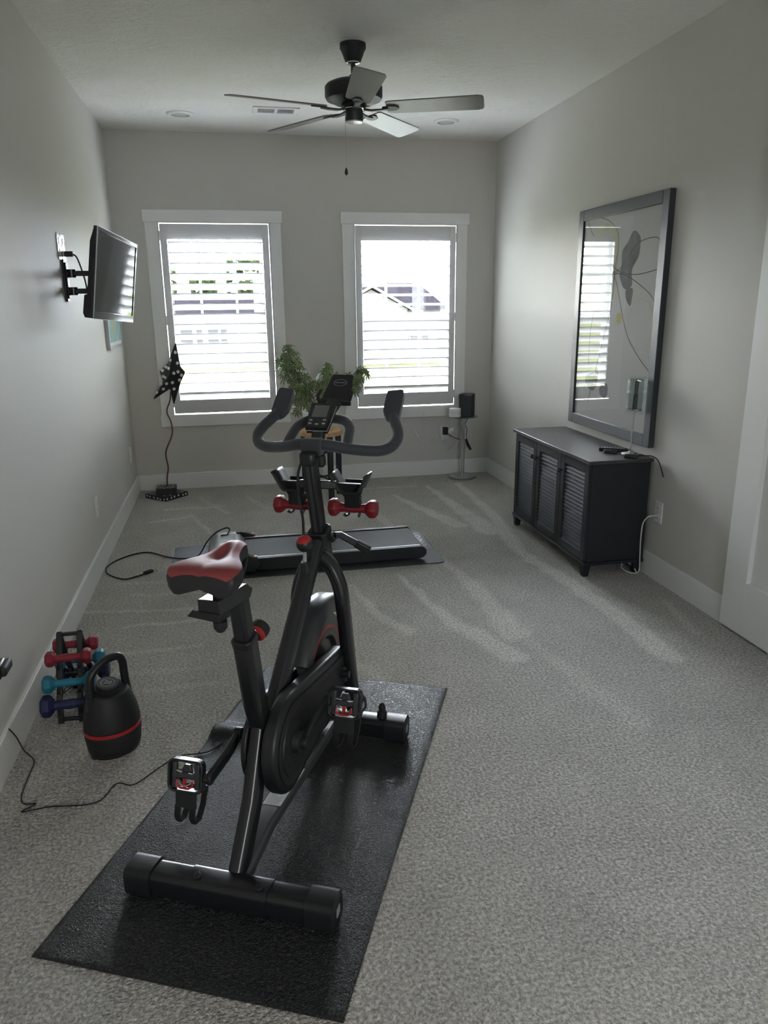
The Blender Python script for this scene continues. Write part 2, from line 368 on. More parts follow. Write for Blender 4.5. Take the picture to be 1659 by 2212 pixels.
for x, y, _ in vv:
    s_ = 0
    if y > 1:
        wob = noise.noise(Vector((x*9, y*9, 0)))*.02
        for pts, w0, w1, amp in STROKES:
            if min(p[1] for p in pts)-.25 > y or max(p[1] for p in pts)+.25 < y or min(p[0] for p in pts)-.25 > x or max(p[0] for p in pts)+.25 < x: continue
            nseg = len(pts)-1; best = 0
            for k in range(nseg):
                d, t_ = seg_d(x+wob, y+wob, pts[k], pts[k+1]); ww = (w0+(w1-w0)*(k+t_)/nseg)/2
                best = max(best, max(0, 1-max(0, d-ww*.7)/(ww*.5+.012)))
            s_ = max(s_, best*amp)
        s_ += noise.noise(Vector((x*2.2, y*1.3, 3)))*.18
    vals.append(s_)
att.data.foreach_set('value', vals)
fm.materials.append(M['carpet']); fo = bpy.data.objects.new('floor', fm); COL.objects.link(fo); struct(fo)
BH, BT = .1313, .016
struct(build('baseboard_left', MB().box(XL, XL+BT, YB, YF, 0, BH), 'trim', bevel=.002))
struct(build('baseboard_right', MB().box(XR-BT, XR, 2.87, YF, 0, BH), 'trim', bevel=.002))
struct(build('baseboard_far', MB().box(XL+BT, XR-BT, YF-BT, YF, 0, BH), 'trim', bevel=.002))
# window casings, jambs, sashes with grilles, glass
for i, (a, b) in enumerate(WIN):
    mb = MB(); y0 = YF-.019; cw = .097
    mb.box(a-cw, a-.002, y0, YF, WZ0, WZ1).box(b+.002, b+cw-.006, y0, YF, WZ0, WZ1)
    mb.box(a-cw-.012, b+cw+.008, YF-.026, YF, WZ1, WZ1+.088)
    mb.box(a-cw-.008, b+cw+.006, YF-.022, YF, WZ0-.092, WZ0)
    win = struct(build('window_%d' % (i+1), mb, 'trim', bevel=.0015))
    jb = MB(); jt = .004
    jb.box(a, a+jt, YF-.019, YF+.15, WZ0, WZ1).box(b-jt, b, YF-.019, YF+.15, WZ0, WZ1).box(a, b, YF-.019, YF+.15, WZ0, WZ0+jt).box(a, b, YF-.019, YF+.15, WZ1-jt, WZ1)
    build('jamb', jb, 'trim', win, bevel=.001)
    sb = MB(); y1, y2 = YF+.10, YF+.14; fwid = .045
    sb.box(a+jt, a+fwid, y1, y2, WZ0, WZ1).box(b-fwid, b-jt, y1, y2, WZ0, WZ1).box(a+fwid, b-fwid, y1, y2, WZ0+jt, WZ0+fwid).box(a+fwid, b-fwid, y1, y2, WZ1-fwid, WZ1-jt)
    for k in (1, 2):
        xx = a+(b-a)*k/3 + (.0); sb.box(xx-.009, xx+.009, y1+.01, y2-.01, WZ0+fwid, WZ1-fwid)
    for zz in (1.02, 1.36, 1.72): sb.box(a+fwid, b-fwid, y1+.011, y2-.011, zz-(.02 if zz == 1.36 else .009), zz+(.02 if zz == 1.36 else .009))
    build('sash', sb, 'white_pl', win, bevel=.002)
    build('pane', MB().box(a+.03, b-.03, YF+.118, YF+.122, WZ0+.03, WZ1-.03), 'glass', win, smooth=0)
# plantation shutters
def louver_mb(w_, tilt):
    prof = []
    for q in range(16):
        an = 2*PI*q/16; prof.append((.0445*math.cos(an), .0052*math.sin(an)))
    mb = MB(); T = Matrix.Rotation(tilt, 4, 'X')
    vs = [(x, p[0], p[1]) for x in (-w_/2, w_/2) for p in prof]; n = 16
    fs = [(q, (q+1) % n, (q+1) % n+n, q+n) for q in range(n)]+[tuple(range(n)), tuple(range(2*n-1, n-1, -1))]
    return mb.add(vs, fs, T)
for i, (px0, px1, hinge, tilts, lab) in enumerate((
        (-.474, .350, -1, [-34]*16, 'white plantation shutter with all slats tilted, in the left window behind the star sculpture'),
        (1.042, 1.884, 1, [-10]*8+[-37]*8, 'white plantation shutter in the right window, upper slats open flat, lower slats tilted'))):
    pz0, pz1 = .632, 2.087; ys_ = YF-.031; st = .05
    sh = thing('plantation_shutter', lab, 'window shutter', ((px0+px1)/2, ys_, pz0), group='window shutters')
    fb = MB(); y0, y1 = ys_-.0, ys_+.028
    build('stile', MB().box(px0, px0+st, y0, y1, pz0, pz1), 'shutter', sh, bevel=.0025)
    build('stile', MB().box(px1-st, px1, y0, y1, pz0, pz1), 'shutter', sh, bevel=.0025)
    build('top_rail', MB().box(px0+st, px1-st, y0+.001, y1-.001, 1.974, pz1), 'shutter', sh, bevel=.0015)
    build('bottom_rail', MB().box(px0+st, px1-st, y0+.001, y1-.001, pz0, .742), 'shutter', sh, bevel=.0015)
    shared = {}
    for k in range(16):
        z = 1.972-.0384-k*.0769; tl = tilts[k]; wd = px1-px0-2*st-.004
        if tl not in shared:
            o = build('louver', louver_mb(wd, R(tl)), 'shutter', sh, world=False, smooth=50); shared[tl] = o
        else: o = shared[tl].copy(); COL.objects.link(o); o.parent = sh
        o.location = (0, .014, z-pz0)
    hx = px0-.002 if hinge < 0 else px1+.002
    for hz in (2.0, 1.37, .72):
        hb = MB().tube([(hx, y0-.003, hz-.035), (hx, y0-.003, hz+.035)], .0045, 8)
        build('hinge', hb, 'white_pl', sh)
# sliding panelled door on the right
dr = MB(); DY0, DY1, DX = 1.70, 2.893, XR-.034
dz0, dz1 = .012, 2.25; st = .152
poly = [(DY0, dz0), (DY1, dz0), (DY1, dz1), (DY0, dz1)]
dr.box(DX+.024, XR-.004, DY0, DY1, dz0, dz1)
dr.box(DX, DX+.024, DY1-st, DY1, dz0, dz1).box(DX, DX+.024, DY0, DY0+st, dz0, dz1)
dr.box(DX, DX+.024, DY0+st, DY1-st, dz0, dz0+.25).box(DX, DX+.024, DY0+st, DY1-st, dz1-.16, dz1)
d1 = struct(build('door_1', dr, 'trim', bevel=.0015))

# ================================================================ outside (beyond the windows)
GZ = -2.4
M['lawn'] = mat('lawn', (.040, .043, .016), .9, spec=0, colnoise=(.8, .3)); M['bed'] = mat('yellow_ground_cover', (.036, .035, .014), .9, spec=0, colnoise=(6, .5))
M['siding'] = mat('house_siding', (.16, .155, .155), .8); M['roof'] = mat('shingle_roof', (.0075, .0068, .0086), .9, spec=0, colnoise=(3, .25)); M['housetrim'] = mat('house_trim', (.3, .3, .3), .7)
M['winglass'] = mat('dark_window_glass', (.015, .016, .02), .35); M['tree'] = mat('tree_foliage', (.020, .030, .011), .9, spec=0, colnoise=(1.5, .4)); M['trunk'] = mat('bark', (.08, .06, .045), .9)
lawn = MB().box(-60, 80, YF+1.2, 140, GZ-.1, GZ); tag(build('lawn', lawn, 'lawn', smooth=0), 'pale green lawn stretching out beyond the windows', 'lawn')['kind'] = 'stuff'
bedm = MB()
for k in range(120):
    x = random.uniform(-14, 16); y = random.uniform(13, 19); r_ = random.uniform(.25, .6)
    bedm.sphere((x, y, GZ+.30), r_, 7, 4, (1, 1, .6))
bo = tag(build('ground_cover', bedm, 'bed'), 'yellow green ground cover plants outside below the windows', 'plants'); bo['kind'] = 'stuff'
def house(label, x0, x1, y0, y1, eave, ridge, gable=None, wins=(), hipr=None):
    h = thing('house', label, 'house', ((x0+x1)/2, (y0+y1)/2, GZ), group='houses across the lawn')
    build('walls', MB().box(x0, x1, y0, y1, GZ, eave), 'siding', h, smooth=0)
    ov = .5; mid = (y0+y1)/2; hp = hipr if hipr is not None else (ridge-eave)*1.3
    rm = MB().add([(x0-ov, y0-ov, eave-.1), (x1+ov, y0-ov, eave-.1), (x1+ov, y1+ov, eave-.1), (x0-ov, y1+ov, eave-.1), (x0+hp, mid, ridge), (x1-hp, mid, ridge)],
                  [(0, 1, 5, 4), (1, 2, 5), (2, 3, 4, 5), (3, 0, 4), (0, 3, 2, 1)])
    build('roof', rm, 'roof', h, smooth=0)
    if gable:
        gx, gw, gh = gable; yy = y0-1.2
        gm = MB().add([(gx-gw, yy, eave), (gx+gw, yy, eave), (gx, yy, eave+gh), (gx-gw, yy+4, eave), (gx+gw, yy+4, eave), (gx, yy+4, eave+gh)], [(3, 5, 4), (0, 2, 5, 3), (1, 4, 5, 2)])
        gp_ = MB().prism([(gx-gw+.3, eave), (gx+gw-.3, eave), (gx, eave+gh-.15)], 0, .1, Matrix(((1, 0, 0, 0), (0, 0, 1, yy+.3), (0, 1, 0, 0), (0, 0, 0, 1)))); build('gable_front', gp_, 'siding', h, smooth=0)
        build('gable_roof', gm, 'roof', h, smooth=0)
        build('gable_wall', MB().box(gx-gw+.3, gx+gw-.3, yy+.3, y0, GZ, eave), 'siding', h, smooth=0)
        for sx in (-1, 1):
            fb = MB().rect([(gx+sx*(gw+.3), yy-.08, eave-.25), (gx, yy-.08, eave+gh+.05)], .12, .38, up=(0, 1, 0)); build('bargeboard', fb, 'housetrim', h)
    for wx, wz, ww, wh in wins:
        f = build('window', MB().box(wx-ww/2-.1, wx+ww/2+.1, y0-.06, y0+.02, wz-.1, wz+wh+.1), 'housetrim', h, smooth=0)
        build('pane', MB().box(wx-ww/2, wx+ww/2, y0-.08, y0-.05, wz, wz+wh), 'winglass', f, smooth=0)
    return h
house('pale house with grey roof and a front gable, seen through the right window', 4.2, 14, 50, 60, 1.1, 2.85, (9.1, 2.7, 1.35), [(11.1, -1.3, .6, .9), (12.2, -1.3, .6, .9), (12.9, -1.3, .45, .9)], .3)
house('low pale house with patio doors, seen through the left window', -9.5, 2.9, 52, 62, .75, 2.3, None, [(-2.75, -1.05, .75, .95), (-1.93, -1.05, .38, .95), (-1.05, -1.05, .68, .95), (-.35, -1.05, .4, .95)], 1.2)
def tree(label, x, y, h_, r_):
    t_ = thing('tree', label, 'tree', (x, y, GZ), group='trees beyond the houses')
    build('trunk', MB().tube([(x, y, GZ), (x+.2, y, GZ+h_*.6)], .25, 8), 'trunk', t_)
    cm = MB()
    for k in range(150):
        a = random.uniform(0, 2*PI); b_ = random.uniform(-.6, 1); rr = r_*random.uniform(.3, 1)
        cm.sphere((x+rr*math.cos(a), y+rr*math.sin(a)*.6, GZ+h_*.66+b_*h_*.3), random.uniform(.14, .32), 7, 5)
    build('crown', cm, 'tree', t_)
for x, y, h_, r_, l_ in ((-5.9, 72, 7.6, 1.5, 'leftmost tree above the roof in the left window'), (-2.2, 76, 6.9, 1.3, 'shorter tree, second from left above the left house'), (1.6, 72, 8.5, 1.5, 'tallest tree above the house in the left window'), (5.4, 74, 8.2, 1.6, 'tree at the right edge of the left window view')):
    tree('green leafy ' + l_, x, y, h_, r_)
# light pole seen through right window
tag(build('utility_pole', MB().tube([(13.1, 63, GZ), (13.1, 63, 6.6)], .09, 8), 'trunk'), 'thin dark utility pole behind the gabled house, in the right window', 'pole')

# ================================================================ ceiling fan
FX, FY = .699, 4.182
fan = thing('ceiling_fan', 'black ceiling fan with five dark blades and a pull chain', 'ceiling fan', (FX, FY, H))
Tf = Matrix.Translation((FX, FY, 0))
build('canopy', MB().lathe([(.066, H), (.066, H-.022), (.060, H-.03), (.040, H-.078), (.036, H-.082)], 32, Tf), 'fan_black', fan)
build('downrod', MB().lathe([(.012, H-.06), (.012, 2.56)], 16, Tf).lathe([(.02, 2.60), (.022, 2.575), (.03, 2.565)], 16, Tf), 'fan_black', fan)
build('canopy_ring', MB().lathe([(.030, H-.081), (.034, H-.083), (.034, H-.088), (.026, H-.092)], 24, Tf), 'chrome', fan)
build('motor_housing', MB().lathe([(.03, 2.572), (.11, 2.568), (.138, 2.556), (.147, 2.545), (.147, 2.500), (.140, 2.487), (.118, 2.483), (.10, 2.470), (.04, 2.468)], 40, Tf), 'fan_black', fan)
build('hub', MB().lathe([(.04, 2.475), (.062, 2.472), (.062, 2.452), (.05, 2.445)], 32, Tf), 'fan_black', fan)
build('hub_ring', MB().lathe([(.05, 2.4455), (.058, 2.445), (.058, 2.441), (.05, 2.439)], 32, Tf), 'chrome', fan)
build('switch_housing', MB().lathe([(.046, 2.442), (.046, 2.392), (.043, 2.384), (.02, 2.381)], 32, Tf), 'fan_black', fan)
build('end_cap', MB().lathe([(.0445, 2.387), (.043, 2.382), (.004, 2.379)], 32, Tf), 'silver', fan)
ch = build('pull_chain', MB().tube([(FX-.046, FY-.02, 2.42), (FX-.05, FY-.022, 2.40), (FX-.05, FY-.022, 2.155)], .0013, 6), 'steel', fan)
build('pull_knob', MB().lathe([(.001, 2.166), (.005, 2.158), (.0085, 2.145), (.0085, 2.135), (.003, 2.128)], 12, Matrix.Translation((FX-.05, FY-.022, 0))), 'fan_black', ch)
bl0 = None
for k in range(5):
    a = R(-93+72*k)
    if bl0 is None:
        mb = MB(); pts = []
        # blade outline along +x, slightly wider to the tip
        L0, L1 = .17, .662
        out = [(L0, -.055), (L0+.015, -.063), (L1-.03, -.074), (L1-.006, -.066), (L1, -.045), (L1, .045), (L1-.006, .066), (L1-.03, .074), (L0+.015, .063), (L0, .055)]
        mb.prism(out, -.003, .003, Matrix.Rotation(R(-12), 4, 'X'))
        bl = build('blade', mb, 'blade', fan, bevel=.001, world=False)
        br = MB(); br.rect([(.05, 0, -.004), (.09, 0, -.012), (.14, 0, -.012), (.18, 0, -.008)], .03, .008, up=(0, 0, 1))
        br.prism([(.15, -.018), (.19, -.028), (.225, -.018), (.235, 0), (.225, .018), (.19, .028), (.15, .018), (.145, 0)], -.009, -.004, Matrix.Rotation(R(-12), 4, 'X'))
        bk = build('blade_bracket', br, 'fan_black', bl, bevel=.001, world=False)
        bl0 = bl
    else:
        bl = bl0.copy(); COL.objects.link(bl); bl.parent = fan
        bk = bl0.children[0].copy(); COL.objects.link(bk); bk.parent = bl
    bl.location = (0, 0, 2.446-H); bl.rotation_euler = (0, 0, a)
# recessed lights, air vent
for x, y, l in ((-.234, 5.775, 'round white recessed ceiling light, left one beside the air vent'), (1.623, 5.71, 'round white recessed ceiling light, right one beyond the fan')):
    rl = thing('recessed_light', l, 'ceiling light', (x, y, H), group='recessed ceiling lights')
    T_ = Matrix.Translation((x, y, H))
    build('trim_ring', MB().lathe([(.060, -.001), (.063, -.010), (.080, -.012), (.093, -.004), (.093, 0)], 36, T_), 'white_pl', rl)
    build('lens', MB().lathe([(.0005, -.002), (.062, -.003), (.063, -.0005)], 32, T_), 'lens', rl)
vt = thing('air_vent', 'white slotted air vent in the ceiling left of the fan', 'air vent', (.40, 5.575, H))
vb = MB(); x0, x1, y0, y1 = .245, .555, 5.49, 5.66
vb.box(x0, x1, y0, y0+.03, H-.008, H).box(x0, x1, y1-.03, y1, H-.008, H).box(x0, x0+.035, y0+.03, y1-.03, H-.008, H).box(x1-.035, x1, y0+.03, y1-.03, H-.008, H).box(.388, .412, y0+.03, y1-.03, H-.008, H)
build('frame', vb, 'white_pl', vt, bevel=.002)
build('duct_opening', MB().box(x0+.03, x1-.03, y0+.028, y1-.028, H-.0012, H), 'rubber', vt, smooth=0)
sb = MB()
for k in range(11):
    for xa, xb in ((.282, .386), (.414, .518)):
        xx = xa+(xb-xa)*(k+.5)/11; sb.box(-.0008, .0008, y0+.03, y1-.03, -.004, .004, Matrix.Translation((xx, 0, H-.0055)) @ Matrix.Rotation(R(35), 4, 'Y'))
build('slats', sb, 'white_pl', vt, smooth=0)

# ================================================================ wall plates
def plate(name, label, loc, nrm, w_=.072, h_=.118, kind='outlet', group=None):
    T_ = Matrix.Translation(loc) @ Matrix((Vector(nrm).cross(Vector((0, 0, 1)))*-1, Vector((0, 0, 1)), Vector(nrm))).transposed().to_4x4()
    th = thing(name, label, 'outlet', loc, group=group)
    build('cover', MB().prism(rrect(w_, h_, .006), 0, .006, T_), 'white_pl', th, bevel=.0015)
    rc = MB(); sl = MB()
    ng = max(1, round(w_/.072))
    for g_ in range(ng):
        cx = (g_-(ng-1)/2)*.046
        for zz in (-.02, .02):
            rc.prism(rrect(.032, .028, .008, cx=cx, cy_=zz), .0055, .0075, T_)
            for sx in (-.006, .006): sl.box(cx+sx-.001, cx+sx+.001, zz-.001, zz+.008, .0074, .0078, T_)
    build('receptacles', rc, 'white_pl', th); build('slots', sl, 'rubber', th, smooth=0)
    return th, T_
plate('wall_outlet', 'white wall outlet low on the left wall, nearer one with bright top edge', (XL, 4.42, .365), (1, 0, 0), group='outlets on the left wall')
plate('wall_outlet', 'white wall outlet low on the left wall, far one near the corner', (XL, 6.02, .36), (1, 0, 0), group='outlets on the left wall')
plate('wall_outlet', 'white wall outlet on the right wall behind the cabinet, with cord plugged in', (XR, 3.53, .378), (-1, 0, 0))
plate('wall_outlet', 'white outlet on the far wall beside the glass table, carrying plugs', (1.817, YF, .372), (0, -1, 0), w_=.078)
# plugs at far outlet
y = YF
pa = thing('power_adapter', 'small black power adapter plugged into the far wall outlet', 'power adapter', (1.815, y-.0075, .395))
build('body', MB().box(1.793, 1.835, y-.05, y-.0075, .362, .428), 'black_sat', pa, bevel=.004)
pa = thing('power_adapter', 'white flat power adapter in lower socket of the far outlet', 'power adapter', (1.80, y-.0075, .345))
build('body', MB().box(1.772, 1.846, y-.032, y-.0075, .330, .358), 'white_pl', pa, bevel=.004)
pa = thing('power_adapter', 'white round power adapter to the right of the black one on the outlet', 'power adapter', (1.865, y-.0075, .39))
build('body', MB().lathe([(.03, 0), (.032, .01), (.03, .03), (.02, .034)], 20, axis((1.869, y-.0005, .392), (0, -1, 0))), 'white_pl', pa)
def cord(name, label, pts, r_, mt, n=6, cat='cord', plug=None):
    o = build(name, MB().tube(spl(pts, n), r_, 8), mt); tag(o, label, cat); return o
cord('white_cable', 'thin white cable looping low from the outlet towards the table pole', [(1.835, y-.03, .335), (1.82, y-.03, .29), (1.83, y-.04, .235), (1.86, y-.06, .235), (1.90, y-.08, .29), (1.94, y-.1, .33), (1.99, y-.1, .33)], .0022, 'white_cord')
cord('white_cable', 'white cable curling from router down to the right of the outlet', [(1.83, 6.13, .545), (1.825, 6.15, .50), (1.84, 6.2, .46), (1.88, 6.24, .42), (1.93, 6.25, .395), (1.96, 6.22, .36), (1.985, 6.2, .33)], .0022, 'white_cord')
cord('white_cable', 'white cable arching in a loop beside the round adapter', [(1.86, y-.03, .42), (1.90, y-.05, .435), (1.94, y-.05, .42), (1.90, y-.06, .40), (1.865, y-.05, .38), (1.88, y-.05, .345), (1.93, y-.06, .325)], .0022, 'white_cord')
cord('black_cable', 'black cable hanging from speaker behind the glass table pole', [(1.98, 6.16, .545), (1.975, 6.18, .50), (1.965, 6.2, .46), (1.985, 6.21, .42), (1.98, 6.2, .35), (1.99, 6.19, .31), (2.0, 6.19, .26)], .003, 'black_cord')
cord('black_cable', 'black cable from the black adapter to the table pole', [(1.833, y-.04, .365), (1.87, y-.05, .345), (1.92, y-.07, .325), (1.97, y-.1, .32)], .0028, 'black_cord')
cb_ = thing('cable_bundle', 'folded black and white cable bundle hanging right of the table pole', 'cable', (2.0, 6.18, .20))
cm = MB()
for dx in (0, .006, .012): cm.tube(spl([(1.965+dx, 6.185+dx, .33), (1.985+dx, 6.185, .27), (2.01+dx, 6.185+dx, .235), (2.005+dx, 6.18, .25), (1.98+dx, 6.18, .30)], 5, closed=True), .003, 6, closed=True)
build('black_coil', cm, 'black_cord', cb_)
build('white_loop', MB().tube(spl([(1.99, 6.185, .25), (1.983, 6.19, .20), (1.99, 6.19, .165), (2.01, 6.19, .16), (2.02, 6.19, .185), (2.012, 6.185, .24), (2.0, 6.185, .255)], 6, closed=True), .0022, 6, closed=True), 'white_cord', cb_)
wc = thing('cable_with_plug', 'white cord with a plug end hanging under the right window', 'cord', (1.62, y-.02, .37))
build('cord', MB().tube(spl([(1.62, YF-.03, .575), (1.615, YF-.03, .53), (1.60, YF-.015, .50), (1.60, YF-.012, .43), (1.575, YF-.012, .40), (1.555, YF-.012, .37), (1.60, YF-.012, .31), (1.64, YF-.012, .285), (1.69, YF-.012, .30), (1.73, YF-.02, .345), (1.772, YF-.025, .348)], 6), .0022, 8), 'white_cord', wc)
build('plug', MB().rect([(1.535, YF-.014, .405), (1.575, YF-.014, .345)], .014, .012, up=(0, 1, 0)), 'white_cord', wc)
# ================================================================ side table with speaker and router
TX, TY = 1.93, 6.14
stb = thing('side_table', 'small round glass topped table with chrome pole and disc base', 'side table', (TX, TY, 0))
T_ = Matrix.Translation((TX, TY, 0))
build('base', MB().lathe([(.112, 0), (.119, .003), (.119, .018), (.114, .023), (.001, .024)], 48, T_), 'steel', stb)
build('pole', MB().lathe([(.017, .023), (.017, .53), (.017, .531)], 24, T_).lathe([(.03, .529), (.03, .537)], 24, T_), 'chrome', stb)
build('table_top', MB().lathe([(.001, .5375), (.123, .5375), (.126, .540), (.126, .543), (.123, .5455), (.001, .5455)], 64, T_), 'green_glass', stb)
spk = thing('speaker', 'dark rectangular speaker standing on the round glass table', 'speaker', (1.955, 6.13, .546), rz=R(-32))
build('cabinet', MB().prism(rrect(.118, .118, .014), 0, .186), 'speaker', spk, bevel=.003, world=False)
build('top_panel', MB().prism(rrect(.104, .104, .01), .186, .1885), 'black_sat', spk, world=False)
ro = thing('wifi_router', 'white round router puck beside the dark speaker', 'router', (1.842, 6.10, .546))
T_ = Matrix.Translation((1.842, 6.10, .546))
build('lower_shell', MB().lathe([(.048, 0), (.051, .004), (.051, .036), (.0495, .038)], 36, T_), 'white_pl', ro)
build('upper_shell', MB().lathe([(.0495, .040), (.051, .042), (.050, .066), (.044, .072), (.001, .073)], 36, T_), 'white_pl', ro)
build('seam', MB().lathe([(.0488, .036), (.0488, .042)], 36, T_, caps=False), 'grey_pl', ro)

# ================================================================ star sculpture
ss = thing('star_sculpture', 'black star with white dots on a wavy brown rod and square base', 'sculpture', (-.575, 6.055, 0))
T_ = Matrix.Translation((-.575, 6.055, 0)) @ Matrix.Rotation(R(46), 4, 'Z')
hb = .118
build('base_plate', MB().box(-hb, hb, -hb, hb, 0, .036, T_), 'dotblk', ss, bevel=.004)
T2 = Matrix.Translation((-.572, 6.055, .036)) @ Matrix.Rotation(R(2), 4, 'Z')
build('base_block', MB().box(-.078, .078, -.07, .07, 0, .048, T2), 'dotblk', ss, bevel=.003)
db = MB()
rnd = random.Random(3)
def dot(mb, T, r_=.0085): mb.lathe([(r_, 0), (r_*.9, .0009), (.0005, .0011)], 12, T)
for k in range(6):
    u_ = -hb+.02+(2*hb-.04)*k/5 + rnd.uniform(-.006, .006)
    for (pp, dd) in (((u_, -hb, .018+rnd.uniform(-.006, .006)), (0, -1, 0)), ((-hb, u_, .018+rnd.uniform(-.006, .006)), (-1, 0, 0))): dot(db, T_ @ axis(pp, dd))
for k in range(40):
    q = (rnd.uniform(-hb+.012, hb-.012), rnd.uniform(-hb+.012, hb-.012))
    pw = T_ @ Vector((*q, .036)); l2 = T2.inverted() @ pw
    if abs(l2.x) < .09 and abs(l2.y) < .08: continue
    dot(db, T_ @ axis((*q, .036), (0, 0, 1)), .007)
for q in ((-.06, .045), (-.03, .02), (-.045, -.03), (.0, .05), (.01, -.04), (.05, .045), (.055, .0), (.05, -.04), (.025, .01), (-.068, -.005), (-.015, -.055), (.035, -.058)): dot(db, T2 @ axis((*q, .048), (0, 0, 1)), .0075)
build('painted_dots', db, 'dotwht', ss)
yr = 6.055
build('rod', MB().tube(spl([(-.565, yr, .08), (-.560, yr, .16), (-.545, yr, .24), (-.555, yr, .34), (-.540, yr, .40), (-.505, yr, .47), (-.488, yr, .53), (-.492, yr, .60), (-.515, yr, .67), (-.512, yr, .71), (-.490, yr, .76), (-.478, yr, .82), (-.475, yr, .90)], 6), .0058, 10), 'rod', ss)
# star body: five points, thick in the middle, turned away
cS = Vector((-.462, 6.05, .955)); frontv, backv = Vector((-.05, -.055, 0)), Vector((.05, .055, 0))
tips = [(-.405, 6.05, 1.225), (-.352, 6.07, .985), (-.462, 6.06, .722), (-.618, 6.03, .775), (-.545, 6.03, 1.0)]
inner = [(-.385, 6.06, 1.03), (-.395, 6.06, .90), (-.478, 6.05, .858), (-.527, 6.035, .925), (-.478, 6.045, 1.06)]
ring = []
for i in range(5): ring += [Vector(tips[i]), Vector(inner[i])]
sm_ = MB(); vs = [*ring, cS+Vector((-.022, -.045, 0)), cS+Vector((.022, .045, 0))]; fs = []
for i in range(10): fs += [(i, (i+1) % 10, 10), ((i+1) % 10, i, 11)]
sm_.add(vs, fs)
so = build('star', sm_, 'star_gloss', ss, smooth=25)
bv = so.modifiers.new('soft', 'BEVEL'); bv.width = .004; bv.segments = 2
# dots lying on the star facets (front side)
cf = vs[10]; dm = MB()
for i in range(10):
    a, b_ = ring[i], ring[(i+1) % 10]
    n_ = (b_-a).cross(cf-a).normalized()
    if n_.y > 0: n_ = -n_
    for (wa, wb, wc_) in ((.62, .2, .18), (.33, .33, .34), (.12, .3, .58), (.2, .62, .18)):
        if (i % 2 == 1): wa, wb = wb, wa
        if (i*3+int(wa*10)) % 2: continue
        p = a*wa+b_*wb+cf*wc_
        dm.lathe([(.0125, .0), (.0115, .0025), (.0005, .003)], 14, axis(p+n_*.0006, n_))
build('star_dots', dm, 'dotwht', ss)

# ================================================================ television, mount, cables
A_, B_ = Vector((-.606, 3.93, 0)), Vector((-.506, 4.62, 0))
ax = (B_-A_).normalized(); nrm = Vector((ax.y, -ax.x, 0)); ctr = (A_+B_)/2; TW = (B_-A_).length; TZ0, TZ1 = 1.408, 1.835
tv = thing('television', 'flat television on a wall arm, its screen reflecting the window blinds', 'television', (ctr.x, ctr.y, TZ0))
TT = Matrix((ax, Vector((0, 0, 1)), nrm)).transposed().to_4x4(); TT.translation = ctr+Vector((0, 0, (TZ0+TZ1)/2))
TT = TT @ Matrix.Rotation(R(-3), 4, 'Z') @ Matrix.Rotation(R(8), 4, 'X')
h2 = (TZ1-TZ0)/2; w2 = TW/2
bz = MB(); e = .018
bz.box(-w2, w2, h2-e, h2, -.020, 0, TT).box(-w2, w2, -h2, -h2+.036, -.020, 0, TT).box(-w2, -w2+e, -h2+.036, h2-e, -.020, 0, TT).box(w2-e, w2, -h2+.036, h2-e, -.020, 0, TT)
build('bezel', bz, 'bezel', tv, bevel=.002)
build('bezel_edge', MB().box(-w2-.0015, -w2, -h2, h2, -.004, .0005, TT).box(w2, w2+.0015, -h2, h2, -.004, .0005, TT).box(-w2, w2, h2, h2+.0015, -.004, .0005, TT).box(-w2, w2, -h2-.0015, -h2, -.004, .0005, TT), 'silver', tv, smooth=0)
build('screen', MB().box(-w2+e, w2-e, -h2+.036, h2-e, -.018, -.004, TT), 'screen', tv, smooth=0)
bk = MB(); pr = [(-h2+.0, -.020), (h2-.004, -.020), (h2-.03, -.026), (h2-.07, -.036), (-h2+.11, -.038), (-h2+.105, -.052), (-h2+.02, -.054), (-h2, -.045)]
vsb = [(x, a, b_) for x in (-w2+.004, w2-.004) for a, b_ in pr]; n = len(pr)
bk.add(vsb, [tuple(range(n)), tuple(range(2*n-1, n-1, -1))]+[(i, (i+1) % n, (i+1) % n+n, i+n) for i in range(n)], TT)
build('back_cover', bk, 'black_matte', tv, bevel=.003)
mnt = thing('tv_wall_mount', 'black metal arm bracket fixed to the left wall behind the television', 'wall mount', (XL, 4.29, 1.60))
build('wall_plate', MB().box(XL, XL+.012, 4.268, 4.322, 1.51, 1.72).box(XL+.012, XL+.02, 4.275, 4.29, 1.525, 1.705).box(XL+.012, XL+.02, 4.30, 4.315, 1.525, 1.705), 'black_metal', mnt, bevel=.002)
tvb = ctr-nrm*.042
for zz in (1.650, 1.562):
    build('arm', MB().rect([(XL+.02, 4.29, zz), (tvb.x-.004, 4.285, zz)], .035, .026), 'black_metal', mnt, bevel=.001)
    build('pivot', MB().lathe([(.022, -.02), (.022, .02)], 20, Matrix.Translation((XL+.04, 4.29, zz))), 'black_metal', mnt)
build('tv_plate', MB().box(-.06, .06, -.1, .1, -.008, 0, Matrix.Translation(tvb+Vector((0, 0, 1.606))) @ Matrix((ax, Vector((0, 0, 1)), nrm)).transposed().to_4x4()), 'black_metal', mnt, bevel=.001)
wp = thing('wall_plate', 'pair of chrome wall plates with sockets above the television bracket', 'outlet', (XL, 4.30, 1.79))
for yy in (4.245, 4.335):
    build('cover', MB().box(XL, XL+.006, yy-.038, yy+.038, 1.715, 1.845), 'chrome', wp, bevel=.002)
    build('sockets', MB().box(XL+.006, XL+.0085, yy-.017, yy+.017, 1.735, 1.77).box(XL+.006, XL+.0085, yy-.017, yy+.017, 1.79, 1.825), 'white_pl', wp, bevel=.002)
